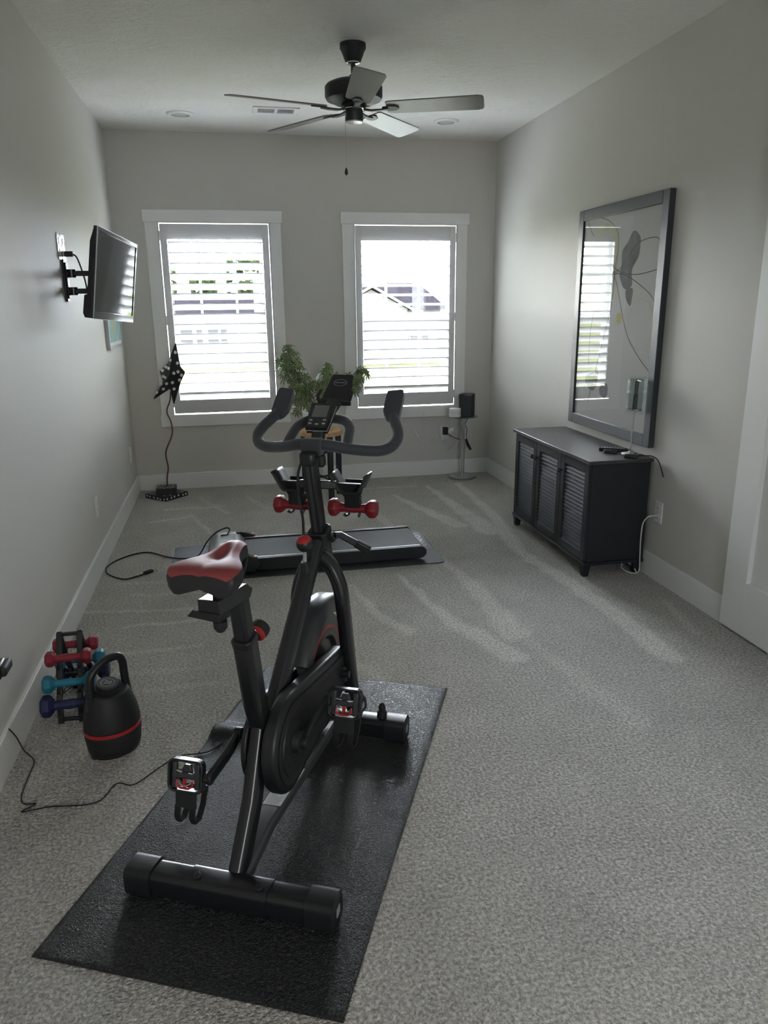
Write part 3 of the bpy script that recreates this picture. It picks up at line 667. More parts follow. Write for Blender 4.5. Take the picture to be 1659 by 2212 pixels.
tc_ = build('power_cord', MB().tube(spl([(XL+.04, 4.335, 1.75), (XL+.065, 4.33, 1.735), (XL+.08, 4.33, 1.69), (XL+.095, 4.33, 1.62), (XL+.105, 4.33, 1.545), (XL+.13, 4.32, 1.50), (XL+.17, 4.31, 1.465), (XL+.15, 4.28, 1.44), (XL+.12, 4.25, 1.435), (XL+.155, 4.22, 1.462), (tvb.x, 4.23, 1.48)], 6), .0042, 8)
      .tube(spl([(tvb.x-.002, 4.27, 1.62), (XL+.175, 4.29, 1.60), (XL+.165, 4.3, 1.56), (XL+.165, 4.3, 1.50), (XL+.17, 4.3, 1.45), (tvb.x-.002, 4.25, 1.44)], 6), .0035, 8), 'black_cord', tv)
build('plug', MB().box(XL+.0085, XL+.05, 4.322, 4.348, 1.735, 1.762), 'black_cord', tc_, bevel=.004)
# small picture behind the television
sp_ = thing('framed_picture', 'small silver framed teal picture low behind the television on the left wall', 'picture', (XL, 5.77, 1.20))
y0, y1, z0, z1 = 5.45, 6.09, 1.195, 1.52; fx = XL+.024
build('frame', MB().box(XL, fx, y0, y0+.02, z0, z1).box(XL, fx, y1-.02, y1, z0, z1).box(XL, fx, y0+.02, y1-.02, z0, z0+.02).box(XL, fx, y0+.02, y1-.02, z1-.02, z1), 'silver', sp_, bevel=.001)
build('mount_board', MB().box(XL, fx-.007, y0+.02, y1-.02, z0+.02, z1-.02), 'paper', sp_, smooth=0)
build('print', MB().box(fx-.007, fx-.0062, y0+.06, y1-.05, z0+.045, z1-.045), 'picture', sp_, smooth=0)
M['pic_shape'] = mat('olive_shape', (.30, .36, .24), .6)
pm = MB(); TP = Matrix(((0, 0, 1, fx-.0062), (1, 0, 0, 0), (0, 1, 0, 0), (0, 0, 0, 1)))
pm.prism([(5.60+.0, 1.40), (5.70, 1.26), (5.78, 1.25), (5.86, 1.31), (5.90, 1.42), (5.78, 1.45)], 0, .0005, TP)
build('painted_shape', pm, 'pic_shape', sp_, smooth=0)

# ================================================================ cabinet
CX0, CX1, CY0, CY1, CZT = 1.846, 2.205, 3.612, 4.690, .664
cb = thing('shoe_cabinet', 'black low cabinet with three louvered doors against the right wall', 'cabinet', ((CX0+CX1)/2, (CY0+CY1)/2, 0))
build('body', MB().box(CX0+.018, CX1, CY0, CY1, .085, CZT-.020), 'cab', cb, bevel=.002)
build('base_rail', MB().box(CX0-.004, CX1, CY0-.008, CY1+.008, .068, .085), 'cab', cb, bevel=.002)
build('cabinet_top', MB().box(CX0-.014, CX1+.004, CY0-.022, CY1+.022, CZT-.020, CZT), 'cab_top', cb, bevel=.002)
for fx_, fy_ in ((CX0+.022, CY0+.025), (CX0+.022, CY1-.025), (CX1-.03, CY0+.025), (CX1-.03, CY1-.025)):
    mb = MB(); a = .024; b_ = .016
    mb.add([(fx_-b_, fy_-b_, 0), (fx_+b_, fy_-b_, 0), (fx_+b_, fy_+b_, 0), (fx_-b_, fy_+b_, 0), (fx_-a, fy_-a, .068), (fx_+a, fy_-a, .068), (fx_+a, fy_+a, .068), (fx_-a, fy_+a, .068)],
           [(0, 1, 2, 3), (4, 5, 6, 7), (0, 1, 5, 4), (1, 2, 6, 5), (2, 3, 7, 6), (3, 0, 4, 7)])
    build('leg', mb, 'cab', cb, bevel=.002)
dwid = (CY1-CY0-.004)/3
for k in range(3):
    d0 = CY0+.002+dwid*k+.002; d1_ = d0+dwid-.004; dz0_, dz1_ = .09, CZT-.024; s_ = .048; xf = CX0
    dm_ = MB().box(xf, xf+.018, d0, d0+s_, dz0_, dz1_).box(xf, xf+.018, d1_-s_, d1_, dz0_, dz1_).box(xf, xf+.018, d0+s_, d1_-s_, dz0_, dz0_+s_).box(xf, xf+.018, d0+s_, d1_-s_, dz1_-s_, dz1_)
    dr_ = build('door', dm_, 'cab', cb, bevel=.0015)
    lm = MB(); nz_ = 20; zz0, zz1 = dz0_+s_, dz1_-s_
    for q in range(nz_):
        zc = zz0+(zz1-zz0)*(q+.5)/nz_
        lm.box(-.0158, .0158, d0+s_-.002, d1_-s_+.002, -.0028, .0028, Matrix.Translation((xf+.013, 0, zc)) @ Matrix.Rotation(R(-62), 4, 'Y'))
    build('louver_panel', lm, 'slat', dr_, bevel=.001)
    ky = d1_-.022 if k in (1,) else (d0+.022 if k == 2 else d1_-.022)
    ky = {0: d1_-.022, 1: d1_-.022, 2: d0+.022}[k]
    kb = MB().lathe([(.005, 0), (.005, .010), (.012, .014), (.0145, .020), (.012, .027), (.001, .030)], 20, axis((xf, ky, .545), (-1, 0, 0)))
    build('knob', kb, 'black_sat', dr_)
# ================================================================ big framed art
fa = thing('framed_artwork', 'tall black framed abstract flower print above the black cabinet', 'picture', (XR, 4.143, .71))
y0, y1, z0, z1 = 3.636, 4.650, .712, 2.024; ft = .034; bw = .064; fx = XR-ft
build('frame', MB().box(fx, XR, y0, y0+bw, z0, z1).box(fx, XR, y1-bw, y1, z0, z1).box(fx, XR, y0+bw, y1-bw, z0, z0+bw).box(fx, XR, y0+bw, y1-bw, z1-bw, z1), 'frame_blk', fa, bevel=.003)
px = fx+.014
pp = build('print', MB().box(px, XR-.004, y0+bw, y1-bw, z0+bw, z1-bw), 'paper', fa, smooth=0)
def art_poly(pts, d0_, d1_):
    P_ = [(p.x, p.y) for p in spl([(a, b_, 0) for a, b_ in pts], 4, closed=True)]
    # map (y,z) polygon; extrude toward -x
    n_ = len(P_); mb_ = MB(); mb_.add([(px-d0_, a, b_) for a, b_ in P_]+[(px-d1_, a, b_) for a, b_ in P_], [tuple(range(n_)), tuple(range(2*n_-1, n_-1, -1))]+[(i, (i+1) % n_, (i+1) % n_+n_, i+n_) for i in range(n_)])
    return mb_
LN = [[(4.43, 1.965), (4.353, 1.955), (4.25, 1.92), (4.165, 1.86), (4.15, 1.79), (4.165, 1.69), (4.18, 1.64)], [(4.548, 1.958), (4.502, 1.9), (4.46, 1.864)],
 [(4.192, 1.641), (4.108, 1.664), (4.032, 1.72), (3.941, 1.783), (3.829, 1.803), (3.746, 1.801), (3.721, 1.787)], [(4.198, 1.678), (4.105, 1.643), (3.976, 1.625), (3.857, 1.626), (3.716, 1.642)],
 [(4.192, 1.641), (4.059, 1.626), (3.93, 1.587), (3.784, 1.525), (3.72, 1.477), (3.709, 1.438)], [(4.18, 1.636), (4.123, 1.551), (4.047, 1.405), (3.964, 1.283), (3.825, 1.177), (3.703, 1.109)],
 [(4.176, 1.636), (4.176, 1.531), (4.202, 1.403), (4.262, 1.248), (4.361, .99), (4.408, .867)], [(4.397, 1.423), (4.43, 1.298), (4.428, 1.101)], [(4.23, 1.67), (4.17, 1.63), (4.12, 1.655)], [(4.21, 1.61), (4.18, 1.65), (4.17, 1.60)]]
lm = MB()
for l in LN: lm.sweep(spl([(px-.0008, a, b_) for a, b_ in l], 8), [(.0022*math.cos(2*PI*i/6), .0005*math.sin(2*PI*i/6)) for i in range(6)], up=(1, 0, 0))
build('ink_lines', lm, 'ink', pp)
g_ = art_poly([(3.988, 1.855), (3.917, 1.82), (3.909, 1.771), (3.92, 1.714), (3.98, 1.648), (3.967, 1.568), (4.048, 1.55), (4.113, 1.623), (4.099, 1.674), (4.1, 1.755), (4.044, 1.801)], 0, .0004)
for q in ([(4.027, 1.545), (3.956, 1.55), (3.956, 1.498), (3.971, 1.457), (4.023, 1.498)], [(4.259, .977), (4.179, 1.008), (4.159, .954), (4.19, .917), (4.252, .932)], [(4.457, 1.028), (4.296, 1.066), (4.309, .984), (4.354, .944), (4.436, .971)]):
    r_ = art_poly(q, 0, .0004); g_.add(r_.v, r_.f)
build('grey_washes', g_, 'ink_grey', pp, smooth=0)
ym = MB().sweep(spl([(px-.0002, a, b_) for a, b_ in [(4.403, 1.87), (4.322, 1.9), (4.239, 1.877), (4.188, 1.832), (4.167, 1.738), (4.18, 1.636), (4.183, 1.50)]], 8), [(.026*math.cos(2*PI*i/8), .0002*math.sin(2*PI*i/8)) for i in range(8)], up=(1, 0, 0), scale=None)
ym.sweep([(px-.0002, 3.848+.128*math.cos(a*PI/20), 1.36+.135*math.sin(a*PI/20)) for a in range(40)], [(.003, 0), (0, .0002), (-.003, 0), (0, -.0002)], up=(1, 0, 0), closed=True)
build('yellow_ring', ym, 'ink_yel', pp, smooth=0)
build('yellow_dot', MB().lathe([(.032, 0), (.032, .0003)], 24, axis((px, 4.085, 1.389), (-1, 0, 0))), 'ink_yel2', pp, smooth=0)
build('pane', MB().box(px-.0065, px-.0045, y0+bw-.004, y1-bw+.004, z0+bw-.004, z1-bw+.004), 'art_glass', fa, smooth=0)
# ================================================================ table lamp, remotes, cords on the cabinet
LX, LY = 2.137, 3.72
lp = thing('table_lamp', 'slim chrome table lamp with a glass cylinder shade on the cabinet', 'lamp', (LX, LY, CZT))
T_ = Matrix.Translation((LX, LY, CZT))
build('base', MB().lathe([(.048, 0), (.052, .004), (.05, .009), (.03, .013), (.008, .016), (.006, .02)], 40, T_), 'chrome', lp)
tilt = Matrix.Translation((LX, LY, CZT)) @ Matrix.Rotation(R(1.2), 4, 'Y')
build('pole', MB().lathe([(.005, .015), (.005, .285)], 14, tilt), 'chrome', lp)
build('outer_shade', MB().lathe([(.0478, .225), (.0478, .430)], 48, tilt, caps=False), 'clear', lp)
build('inner_shade', MB().lathe([(.038, .242), (.038, .415)], 48, tilt, caps=False), 'smoke', lp)
fb = MB()
for zz in (.25, .405):
    for a in range(3): fb.tube([(0, 0, zz), (.046*math.cos(a*2.094+.5), .046*math.sin(a*2.094+.5), zz)], .0035, 8, T=tilt)
fb.lathe([(.038, .246), (.038, .252)], 32, tilt, caps=False)
build('shade_holder', fb, 'chrome', lp)
build('socket', MB().lathe([(.008, .245), (.013, .25), (.013, .33), (.009, .335), (.011, .40), (.004, .41)], 20, tilt), 'black_sat', lp)
build('power_cord', MB().tube(spl([(2.165, 3.68, CZT+.004), (2.185, 3.64, CZT+.006), (2.20, 3.60, CZT+.010), (2.212, 3.56, CZT-.005), (2.214, 3.52, CZT-.05), (2.215, 3.50, CZT-.085)], 6), .003, 8), 'black_cord', lp)
def remote(label, p0, p1, w_, zc, btn=True):
    a, b_ = Vector((*p0, zc)), Vector((*p1, zc)); d = (b_-a); L_ = d.length; an = math.atan2(d.y, d.x)
    o = thing('remote_control', label, 'remote control', ((a.x+b_.x)/2, (a.y+b_.y)/2, zc), rz=an, group='remotes by the lamp')
    build('body', MB().prism(rrect(L_, w_, w_*.25), 0, .016), 'black_sat', o, bevel=.003, world=False)
    bm_ = MB()
    for i in range(9):
        for j in range(3): bm_.lathe([(.0035, .0155), (.0035, .0178), (.001, .018)], 8, Matrix.Translation((-L_/2+L_*(i+1)/10.5, (j-1)*w_*.27, 0)))
    build('buttons', bm_, 'grey_pl' if btn else 'rubber', o, world=False)
remote('longest black remote with many buttons, farthest behind the lamp pole', (2.035, 3.885), (2.168, 3.80), .042, CZT, True)
remote('black remote lying between the long remote and lamp base', (2.02, 3.80), (2.085, 3.765), .032, CZT, False)
remote('small black remote in front of the chrome lamp base', (2.065, 3.655), (2.125, 3.618), .030, CZT, False)
wc = thing('white_power_cord', 'white cord running from right wall outlet down behind the cabinet', 'cord', (XR, 3.53, .36))
build('plug', MB().lathe([(.012, 0), (.013, .012), (.008, .03), (.004, .034)], 16, axis((XR-.0075, 3.53, .358), (-1, 0, 0))), 'grey_pl', wc)
build('cord', MB().tube(spl([(XR-.04, 3.53, .358), (XR-.058, 3.54, .35), (XR-.078, 3.55, .31), (XR-.08, 3.555, .22), (XR-.07, 3.565, .12), (XR-.055, 3.585, .03), (XR-.065, 3.60, .006), (XR-.1, 3.62, .006), (XR-.12, 3.66, .02), (XR-.1, 3.68, .05), (XR-.07, 3.64, .04), (XR-.06, 3.60, .008)], 6), .0032, 8), 'white_cord', wc)

# ================================================================ potted plant on stand
PX, PY = .655, 5.78
ps = thing('plant_stand', 'plant stand with pale wood ring top and black metal legs', 'plant stand', (PX, PY, 0))
T_ = Matrix.Translation((PX, PY, 0))
build('top', MB().lathe([(.001, .50), (.165, .50), (.17, .505), (.17, .535), (.165, .54), (.001, .54)], 48, T_), 'wood', ps, smooth=40)
for k, a in enumerate((20, 110, 200, 290)):
    p = Vector((PX+.15*math.cos(R(a)), PY+.15*math.sin(R(a)), 0))
    build('leg', MB().rect([p, p+Vector((0, 0, .50))], .045, .03, up=(0, 1, 0)), 'black_metal', ps, bevel=.002)
build('stretcher', MB().rect([(PX-.14, PY-.05, .16), (PX+.14, PY+.05, .16)], .02, .012).rect([(PX-.05, PY+.14, .16), (PX+.05, PY-.14, .16)], .02, .012), 'black_metal', ps)
pl = thing('potted_plant', 'leafy umbrella plant with cream edged leaves in a ribbed white pot', 'plant', (PX, PY, .54))
prf = [(.075, 0), (.09, .004)]
for k in range(12):
    z = .01+k*.0125; r_ = .088+.05*math.sin(min(1, (k+1)/12)*PI*.55)
    prf += [(r_-.003, z), (r_, z+.006)]
prf += [(.128, .162), (.118, .162), (.115, .14), (.001, .14)]
build('pot', MB().lathe(prf, 48, Matrix.Translation((PX, PY, .54)), caps=True), 'pot', pl, smooth=50)
build('soil', MB().lathe([(.116, .141), (.001, .146)], 32, Matrix.Translation((PX, PY, .54))), 'rubber', pl)
# leaf clusters: blobs given as (centre, radii)
rg = random.Random(11)
blobs = [((.43, 5.70, 1.07), (.105, .09, .13), 50), ((.50, 5.68, .90), (.10, .09, .14), 44), ((.50, 5.66, .77), (.09, .08, .09), 22), ((.62, 5.68, .86), (.10, .1, .12), 34), ((.72, 5.70, .99), (.085, .08, .07), 22),
         ((.70, 5.7, .86), (.12, .1, .1), 26), ((.90, 5.68, .92), (.10, .08, .11), 36), ((.97, 5.68, .98), (.05, .05, .05), 9)]
lfm = MB(); stm = MB()
def leaf(mb, base, d, nrm_, L_, w_):
    d = d.normalized(); sd_ = d.cross(nrm_).normalized(); up_ = sd_.cross(d).normalized()
    st_ = [(0, .0), (.18, .45), (.45, 1.0), (.75, .8), (.93, .35), (1.0, 0)]
    vs_ = []; cl_ = []
    for t_, ww in st_:
        c_ = base+d*(L_*t_)-Vector((0, 0, 1))*(L_*.35*t_*t_)
        vs_ += [c_-sd_*(w_*ww*.5)+up_*(w_*.12*ww), c_, c_+sd_*(w_*ww*.5)+up_*(w_*.12*ww)]
    fs_ = []
    for k in range(5): fs_ += [(k*3, k*3+1, k*3+4, k*3+3), (k*3+1, k*3+2, k*3+5, k*3+4)]
    mb.cur = 0; mb.add(vs_, fs_)
    # cream margin strips
    mb.cur = 1; e_ = []
    for s_i in (0, 2):
        ev = []
        for k in range(6):
            p_ = vs_[k*3+s_i]; q_ = vs_[k*3+1]; ww = st_[k][1]
            ev += [p_+(p_-q_)*.06+up_*.0006, p_+(q_-p_)*.26+up_*.0006]
        mb.add(ev, [(2*k, 2*k+1, 2*k+3, 2*k+2) for k in range(5)])
soil = Vector((PX, PY, .69))
for c, rr, nn in blobs:
    c = Vector(c)
    stm.tube(spl([soil+Vector((rg.uniform(-.03, .03), rg.uniform(-.03, .03), -.01)), (soil+c)/2+Vector((rg.uniform(-.02, .02), 0, -.01)), c+Vector((0, .02, -.02))], 6), .005, 6)
    for k in range(nn):
        for _ in range(20):
            q = Vector((rg.uniform(-1, 1), rg.uniform(-1, 1), rg.uniform(-1, 1)))
            if q.length < 1: break
        p = c+Vector((q.x*rr[0], q.y*rr[1], q.z*rr[2]))
        stm.tube([c+(p-c)*.3, p], .0014, 4)
        axd = (Vector((q.x, q.y-.3, q.z*.5+.5))).normalized()
        a0 = rg.uniform(0, 6.28); ref = axd.orthogonal().normalized(); rf2 = axd.cross(ref)
        nl = rg.choice((6, 7, 8))
        for j in range(nl):
            a = a0+2*PI*j/nl; d = (ref*math.cos(a)+rf2*math.sin(a)+axd*.15)
            leaf(lfm, p, d, axd, rg.uniform(.032, .052), rg.uniform(.011, .016))
fo_ = build('foliage', lfm, ['leaf', 'leaf_v'], pl, smooth=60)
build('stems', stm, 'stem', pl)

# ================================================================ treadmill, its mat and cord
tm_ = MB().prism(rrect(1.59, .655, .03, cx=.374, cy_=4.347), .0, .007)
tmat = thing('treadmill_mat', 'thin black mat under the walking treadmill', 'mat', (.374, 4.347, 0))
build('sheet', tm_, 'mat2', tmat, bevel=.002)
build('fold_line', MB().box(1.075, 1.165, 4.262, 4.267, .0068, .0076), 'rubber', tmat, smooth=0)
TXT = Matrix.Translation((1.112, 4.51, .0071)) @ Matrix.Rotation(R(-90), 4, 'Z')
ltext('mat_lettering', 'LEVN', .085, 'silver', tmat, TXT, extrude=.0003)
hm = MB().sweep([(1.07, 4.335, .0074), (1.11, 4.335, .0074), (1.145, 4.36, .0074), (1.11, 4.395, .0074), (1.07, 4.395, .0074)], [(.002, 0), (0, .0006), (-.002, 0), (0, -.0006)], closed=True)
build('mat_emblem', hm, 'silver', tmat, smooth=0)
td = thing('treadmill', 'flat black walking treadmill with grey belt, lying beyond the bike', 'treadmill', (.45, 4.31, .007))
ty0, ty1, tx0, tx1 = 4.095, 4.545, -.03, 1.075
def rail(yc, yw):
    prr = [(.045*math.cos(a*PI/10)*.62, .0) for a in range(3)]
    # long rail with rounded end, side profile prism in xz extruded along y
    P_ = [(tx0, .016), (tx1-.036, .016)]+[(tx1-.036+.036*math.sin(a*PI/8), .052-.036*math.cos(a*PI/8)) for a in range(1, 8)]+[(tx1-.036, .088), (tx0, .088)]
    n_ = len(P_); mb_ = MB(); mb_.add([(x, yc-yw/2, z) for x, z in P_]+[(x, yc+yw/2, z) for x, z in P_], [tuple(range(n_)), tuple(range(2*n_-1, n_-1, -1))]+[(i, (i+1) % n_, (i+1) % n_+n_, i+n_) for i in range(n_)])
    return mb_
build('side_rail', rail(ty0+.016, .032), 'black_sat', td, bevel=.004)
build('side_rail', rail(ty1-.016, .032), 'black_sat', td, bevel=.004)
for yy in (ty0+.030, ty1-.032):
    build('edge_strip', MB().box(tx0, tx1-.035, yy-.006, yy+.006, .086, .0905), 'steel', td, bevel=.001)
build('deck', MB().box(tx0, tx1-.03, ty0+.034, ty1-.034, .03, .062), 'black_matte', td)
build('belt', MB().prism(rrect(tx1-tx0-.03, ty1-ty0-.076, .004, cx=(tx0+tx1)/2, cy_=(ty0+ty1)/2), .062, .082), 'belt', td, bevel=.004)
# motor housing, silver top
P_ = [(-.205, .012), (-.01, .012), (.012, .082), (-.012, .112), (-.06, .120), (-.155, .118), (-.195, .095), (-.207, .05)]
n_ = len(P_); mb = MB(); mb.add([(x, ty0-.015, z) for x, z in P_]+[(x, ty1+.015, z) for x, z in P_], [tuple(range(n_)), tuple(range(2*n_-1, n_-1, -1))]+[(i, (i+1) % n_, (i+1) % n_+n_, i+n_) for i in range(n_)])
build('motor_cover', mb, 'silver', td, bevel=.006, smooth=50)
for yy in (ty0-.015, ty1-.02):
    mb = MB(); Q = [(-.04, .012), (.06, .012), (.10, .060), (.075, .095), (-.005, .124), (-.035, .122), (-.06, .06)]
    n_ = len(Q); mb.add([(x, yy-.006, z) for x, z in Q]+[(x, yy+.045, z) for x, z in Q], [tuple(range(n_)), tuple(range(2*n_-1, n_-1, -1))]+[(i, (i+1) % n_, (i+1) % n_+n_, i+n_) for i in range(n_)])
    build('corner_guard', mb, 'black_sat', td, bevel=.006, smooth=50)
    mb = MB().prism(rrect(.065, .024, .011, cx=.045, cy_=yy+.03), .0, .005, Matrix.Translation((0, 0, .096)) @ Matrix.Rotation(0, 4, 'Y'))
    build('orange_reflector', mb, 'orange', td)
build('display_window', MB().prism(rrect(.09, .15, .01, cx=-.085, cy_=4.43), .1195, .1215), 'bezel', td)
build('orange_reflector', MB().box(.985, 1.03, ty1-.03, ty1-.018, .0885, .0925), 'orange', td)
tcord = build('power_cord', MB().tube(spl([(-.09, 4.50, .122), (-.075, 4.56, .135), (-.10, 4.56, .145), (-.16, 4.52, .13), (-.215, 4.47, .09), (-.27, 4.43, .02), (-.35, 4.42, .012), (-.45, 4.48, .008), (-.584, 4.61, .006), (-.70, 4.56, .006), (-.785, 4.42, .006), (-.775, 4.27, .006), (-.676, 4.153, .006), (-.60, 4.18, .006), (-.56, 4.215, .007)], 8), .0045, 8), 'black_cord', td)
pg = build('plug', MB().rect([(-.565, 4.212, .010), (-.525, 4.240, .012)], .022, .018).rect([(-.525, 4.24, .012), (-.518, 4.245, .012)], .014, .012), 'black_cord', tcord, bevel=.003)
build('prongs', MB().tube([(-.518, 4.241, .014), (-.498, 4.254, .014)], .0015, 6).tube([(-.514, 4.247, .009), (-.494, 4.260, .009)], .0015, 6).tube([(-.511, 4.239, .010), (-.491, 4.252, .010)], .002, 6), 'chrome', tcord)

# ================================================================ dumbbells
def dumbbell(label, mt, L_, rh, rg_, loc, rot, group):
    d = bpy.data.objects.new('dumbbell', None); COL.objects.link(d); d.location = loc; d.rotation_euler = rot; d.empty_display_size = .03
    tag(d, label, 'dumbbell', group)
    hl = L_*.245
    TX_ = Matrix.Rotation(R(90), 4, 'Y')
    hp_ = [(rg_*.98, -L_/2+hl*.8), (rg_*.86, -L_*.16), (rg_, 0), (rg_*.86, L_*.16), (rg_*.98, L_/2-hl*.8)]
    build('handle', MB().lathe(hp_, 20, TX_), mt, d, world=False, smooth=60)
    for s_ in (-1, 1):
        prf_ = [(rh*.80, s_*L_/2), (rh, s_*(L_/2-.010)), (rh, s_*(L_/2-hl*.62)), (rg_*1.05, s_*(L_/2-hl))]
        build('head', MB().lathe(prf_, 6, TX_ @ Matrix.Rotation(R(30), 4, 'Z')), mt, d, bevel=.0045, seg=3, world=False, smooth=30)
    return d
# rack: A frame, two side frames joined by bars
RKX, RKY = -.664, 2.775
rk = thing('dumbbell_rack', 'small black A-frame rack holding coloured dumbbells by the left wall', 'rack', (RKX, RKY, 0))
for sx in (-1, 1):
    x = RKX+sx*.036; mb = MB()
    mb.rect([(x, RKY-.135, 0), (x, RKY-.125, .075), (x, RKY-.078, .14), (x, RKY-.04, .215), (x, RKY-.010, .285), (x, RKY, .302)], .014, .020, up=(1, 0, 0))
    mb.rect([(x, RKY+.135, 0), (x, RKY+.125, .075), (x, RKY+.078, .14), (x, RKY+.04, .215), (x, RKY+.010, .285), (x, RKY, .302)], .014, .020, up=(1, 0, 0))
    mb.rect([(x, RKY-.12, .105), (x, RKY+.12, .03)], .010, .016, up=(1, 0, 0))
    for yy, zz in ((.118, .066), (.088, .137), (.052, .218)):
        for sy_ in (-1, 1):
            mb.rect([(x, RKY+sy_*(yy-.02), zz-.03), (x, RKY+sy_*(yy+.022), zz-.028), (x, RKY+sy_*(yy+.03), zz-.012)], .012, .008, up=(1, 0, 0))
    build('side_frame', mb, 'black_sat', rk, bevel=.0015)
for yy, zz in ((0, .296), (-.13, .012), (.13, .012), (0, .13)):
    build('cross_bar', MB().rect([(RKX-.036, RKY+yy, zz), (RKX+.036, RKY+yy, zz)], .014, .014, up=(0, 0, 1)), 'black_sat', rk, bevel=.0015)
G_ = 'dumbbells on the small rack'
for yy, zz, mt, L_, rh, rg_, cname in ((.128, .073, 'navy_neo', .198, .043, .019, 'navy'), (.094, .143, 'teal_neo', .184, .035, .0155, 'teal'), (.056, .226, 'red_neo', .162, .031, .016, 'dark red')):
    dx = .0
    dumbbell('%s neoprene dumbbell on the near side of the small rack' % cname, mt, L_, rh, rg_, (RKX+dx, RKY-yy-.002, zz), (0, R(0), R(2)), G_)
    dumbbell('%s neoprene dumbbell on the far side of the small rack' % cname, mt, L_, rh, rg_, (RKX+dx+.004, RKY+yy+.002, zz), (0, 0, R(2)), G_)
# ================================================================ kettlebell
KX, KY = -.482, 2.437
kb = thing('kettlebell', 'black adjustable kettlebell with a red ring, on the carpet by the rack', 'kettlebell', (KX, KY, 0), rz=R(40))
def ksec(z):  # half widths
    pts = [(0, .086), (.02, .092), (.07, .098), (.12, .097), (.16, .090), (.20, .078), (.225, .067), (.24, .058)]
    for i in range(len(pts)-1):
        if pts[i][0] <= z <= pts[i+1][0]:
            f_ = (z-pts[i][0])/(pts[i+1][0]-pts[i][0]); return pts[i][1]+(pts[i+1][1]-pts[i][1])*f_
    return pts[-1][1]
def kbody(z0, z1, off=0, n=14, tilt0=0, tilt1=0, top=False):
    prof = [(.001, z0)] if not top else []
    mb_ = MB(); zs_ = [z0+(z1-z0)*i/n for i in range(n+1)]; seg_ = 44; vs_ = []
    for zi, z in enumerate(zs_):
        f_ = zi/n; tl = tilt0+(tilt1-tilt0)*f_; r_ = ksec(min(z, .24))+off
        for k in range(seg_):
            a = 2*PI*k/seg_; x_ = r_*math.cos(a); y_ = r_*.86*math.sin(a)
            vs_.append((x_, y_, z+tl*y_))
    fs_ = [(i*seg_+k, i*seg_+(k+1) % seg_, (i+1)*seg_+(k+1) % seg_, (i+1)*seg_+k) for i in range(n) for k in range(seg_)]
    fs_ += [tuple(range(seg_-1, -1, -1)), tuple(n*seg_+k for k in range(seg_))]
    return mb_.add(vs_, fs_)
build('base', kbody(0, .018, .0), 'rubber', kb, world=False)
build('weight_shell', kbody(.0185, .084, .0), 'black_matte', kb, world=False, bevel=.002)
build('red_ring', kbody(.0835, .0965, .0012, n=4), 'red_plastic', kb, world=False, bevel=.001)
build('upper_shell', kbody(.096, .228, .0, tilt1=.18), 'black_matte', kb, world=False, bevel=.005, seg=3)
lidT = Matrix.Translation((0, .004, .226)) @ Matrix.Rotation(R(9), 4, 'X')
build('dial', MB().lathe([(.046, -.004), (.046, .008), (.040, .010), (.040, .020), (.036, .024), (.001, .024)], 36, lidT), 'black_sat', kb, world=False)
dl = build('dial_emblem', MB().sweep([(.022*math.cos(2*PI*i/32), .022*math.sin(2*PI*i/32), .0243) for i in range(32)], [(.0009, 0), (0, .0006), (-.0009, 0), (0, -.0006)], closed=True, T=lidT), 'silver', kb, world=False)
ltext('dial_number', '20', .026, 'silver', kb, lidT @ Matrix.Translation((0, 0, .0243)) @ Matrix.Rotation(R(-55), 4, 'Z'), world=False)
build('handle', MB().tube(spl([(-.072, 0, .17), (-.068, 0, .225), (-.066, 0, .262), (-.056, 0, .298), (-.025, 0, .322), (.012, 0, .334), (.048, 0, .330), (.062, 0, .306), (.064, 0, .268), (.066, 0, .23), (.072, 0, .18)], 8), .0138, 16, up=(0, 1, 0)), 'black_sat', kb, world=False, smooth=60)
build('release_latch', MB().box(-.092, -.068, -.020, .004, .0, .052), 'rubber', kb, world=False, bevel=.004)

# ================================================================ bike mat
mt_ = thing('exercise_mat', 'long black pebbled mat under the exercise bike', 'mat', (.106, 2.07, 0))
p00 = Vector((-.554, 1.559)); p10 = Vector((.147, 1.238)); p11 = Vector((.766, 2.577)); p01 = p00+(p11-p10)
NX_, NY_ = 60, 120; vs_ = []; 
for j in range(NY_+1):
    for i in range(NX_+1):
        u_, v_ = i/NX_, j/NY_
        # rounded corners
        q = p00.lerp(p10, u_).lerp(p01.lerp(p11, u_), v_)
        hh = .0072
        # ripples on the left edge
        hh += .030*math.exp(-((v_-.665)/.030)**2)*math.exp(-(u_/.30)**2)
        hh += .006*math.exp(-((v_-.80)/.05)**2)*math.exp(-(u_/.3)**2)
        hh += .010*math.exp(-((v_-.98)/.03)**2)*math.exp(-(u_/.25)**2)
        ed = min(u_*.77, (1-u_)*.77, v_*1.47, (1-v_)*1.47)
        if ed < .008: hh -= (.008-ed)*.45
        vs_.append((q.x, q.y, hh))
fs_ = [(j*(NX_+1)+i, j*(NX_+1)+i+1, (j+1)*(NX_+1)+i+1, (j+1)*(NX_+1)+i) for j in range(NY_) for i in range(NX_)]
mm = build('sheet', MB().add(vs_, fs_), 'mat', mt_, smooth=180)
so_ = mm.modifiers.new('thickness', 'SOLIDIFY'); so_.thickness = .0055; so_.offset = -1

# ================================================================ exercise bike
BK = thing('exercise_bike', 'black indoor cycling bike with red saddle standing on the long mat', 'exercise bike', (-.085, 1.615, .007), rz=R(-25.5))
def bp_(name, mb, mt, par=None, **k): return build(name, mb, mt, par or BK, world=False, **k)
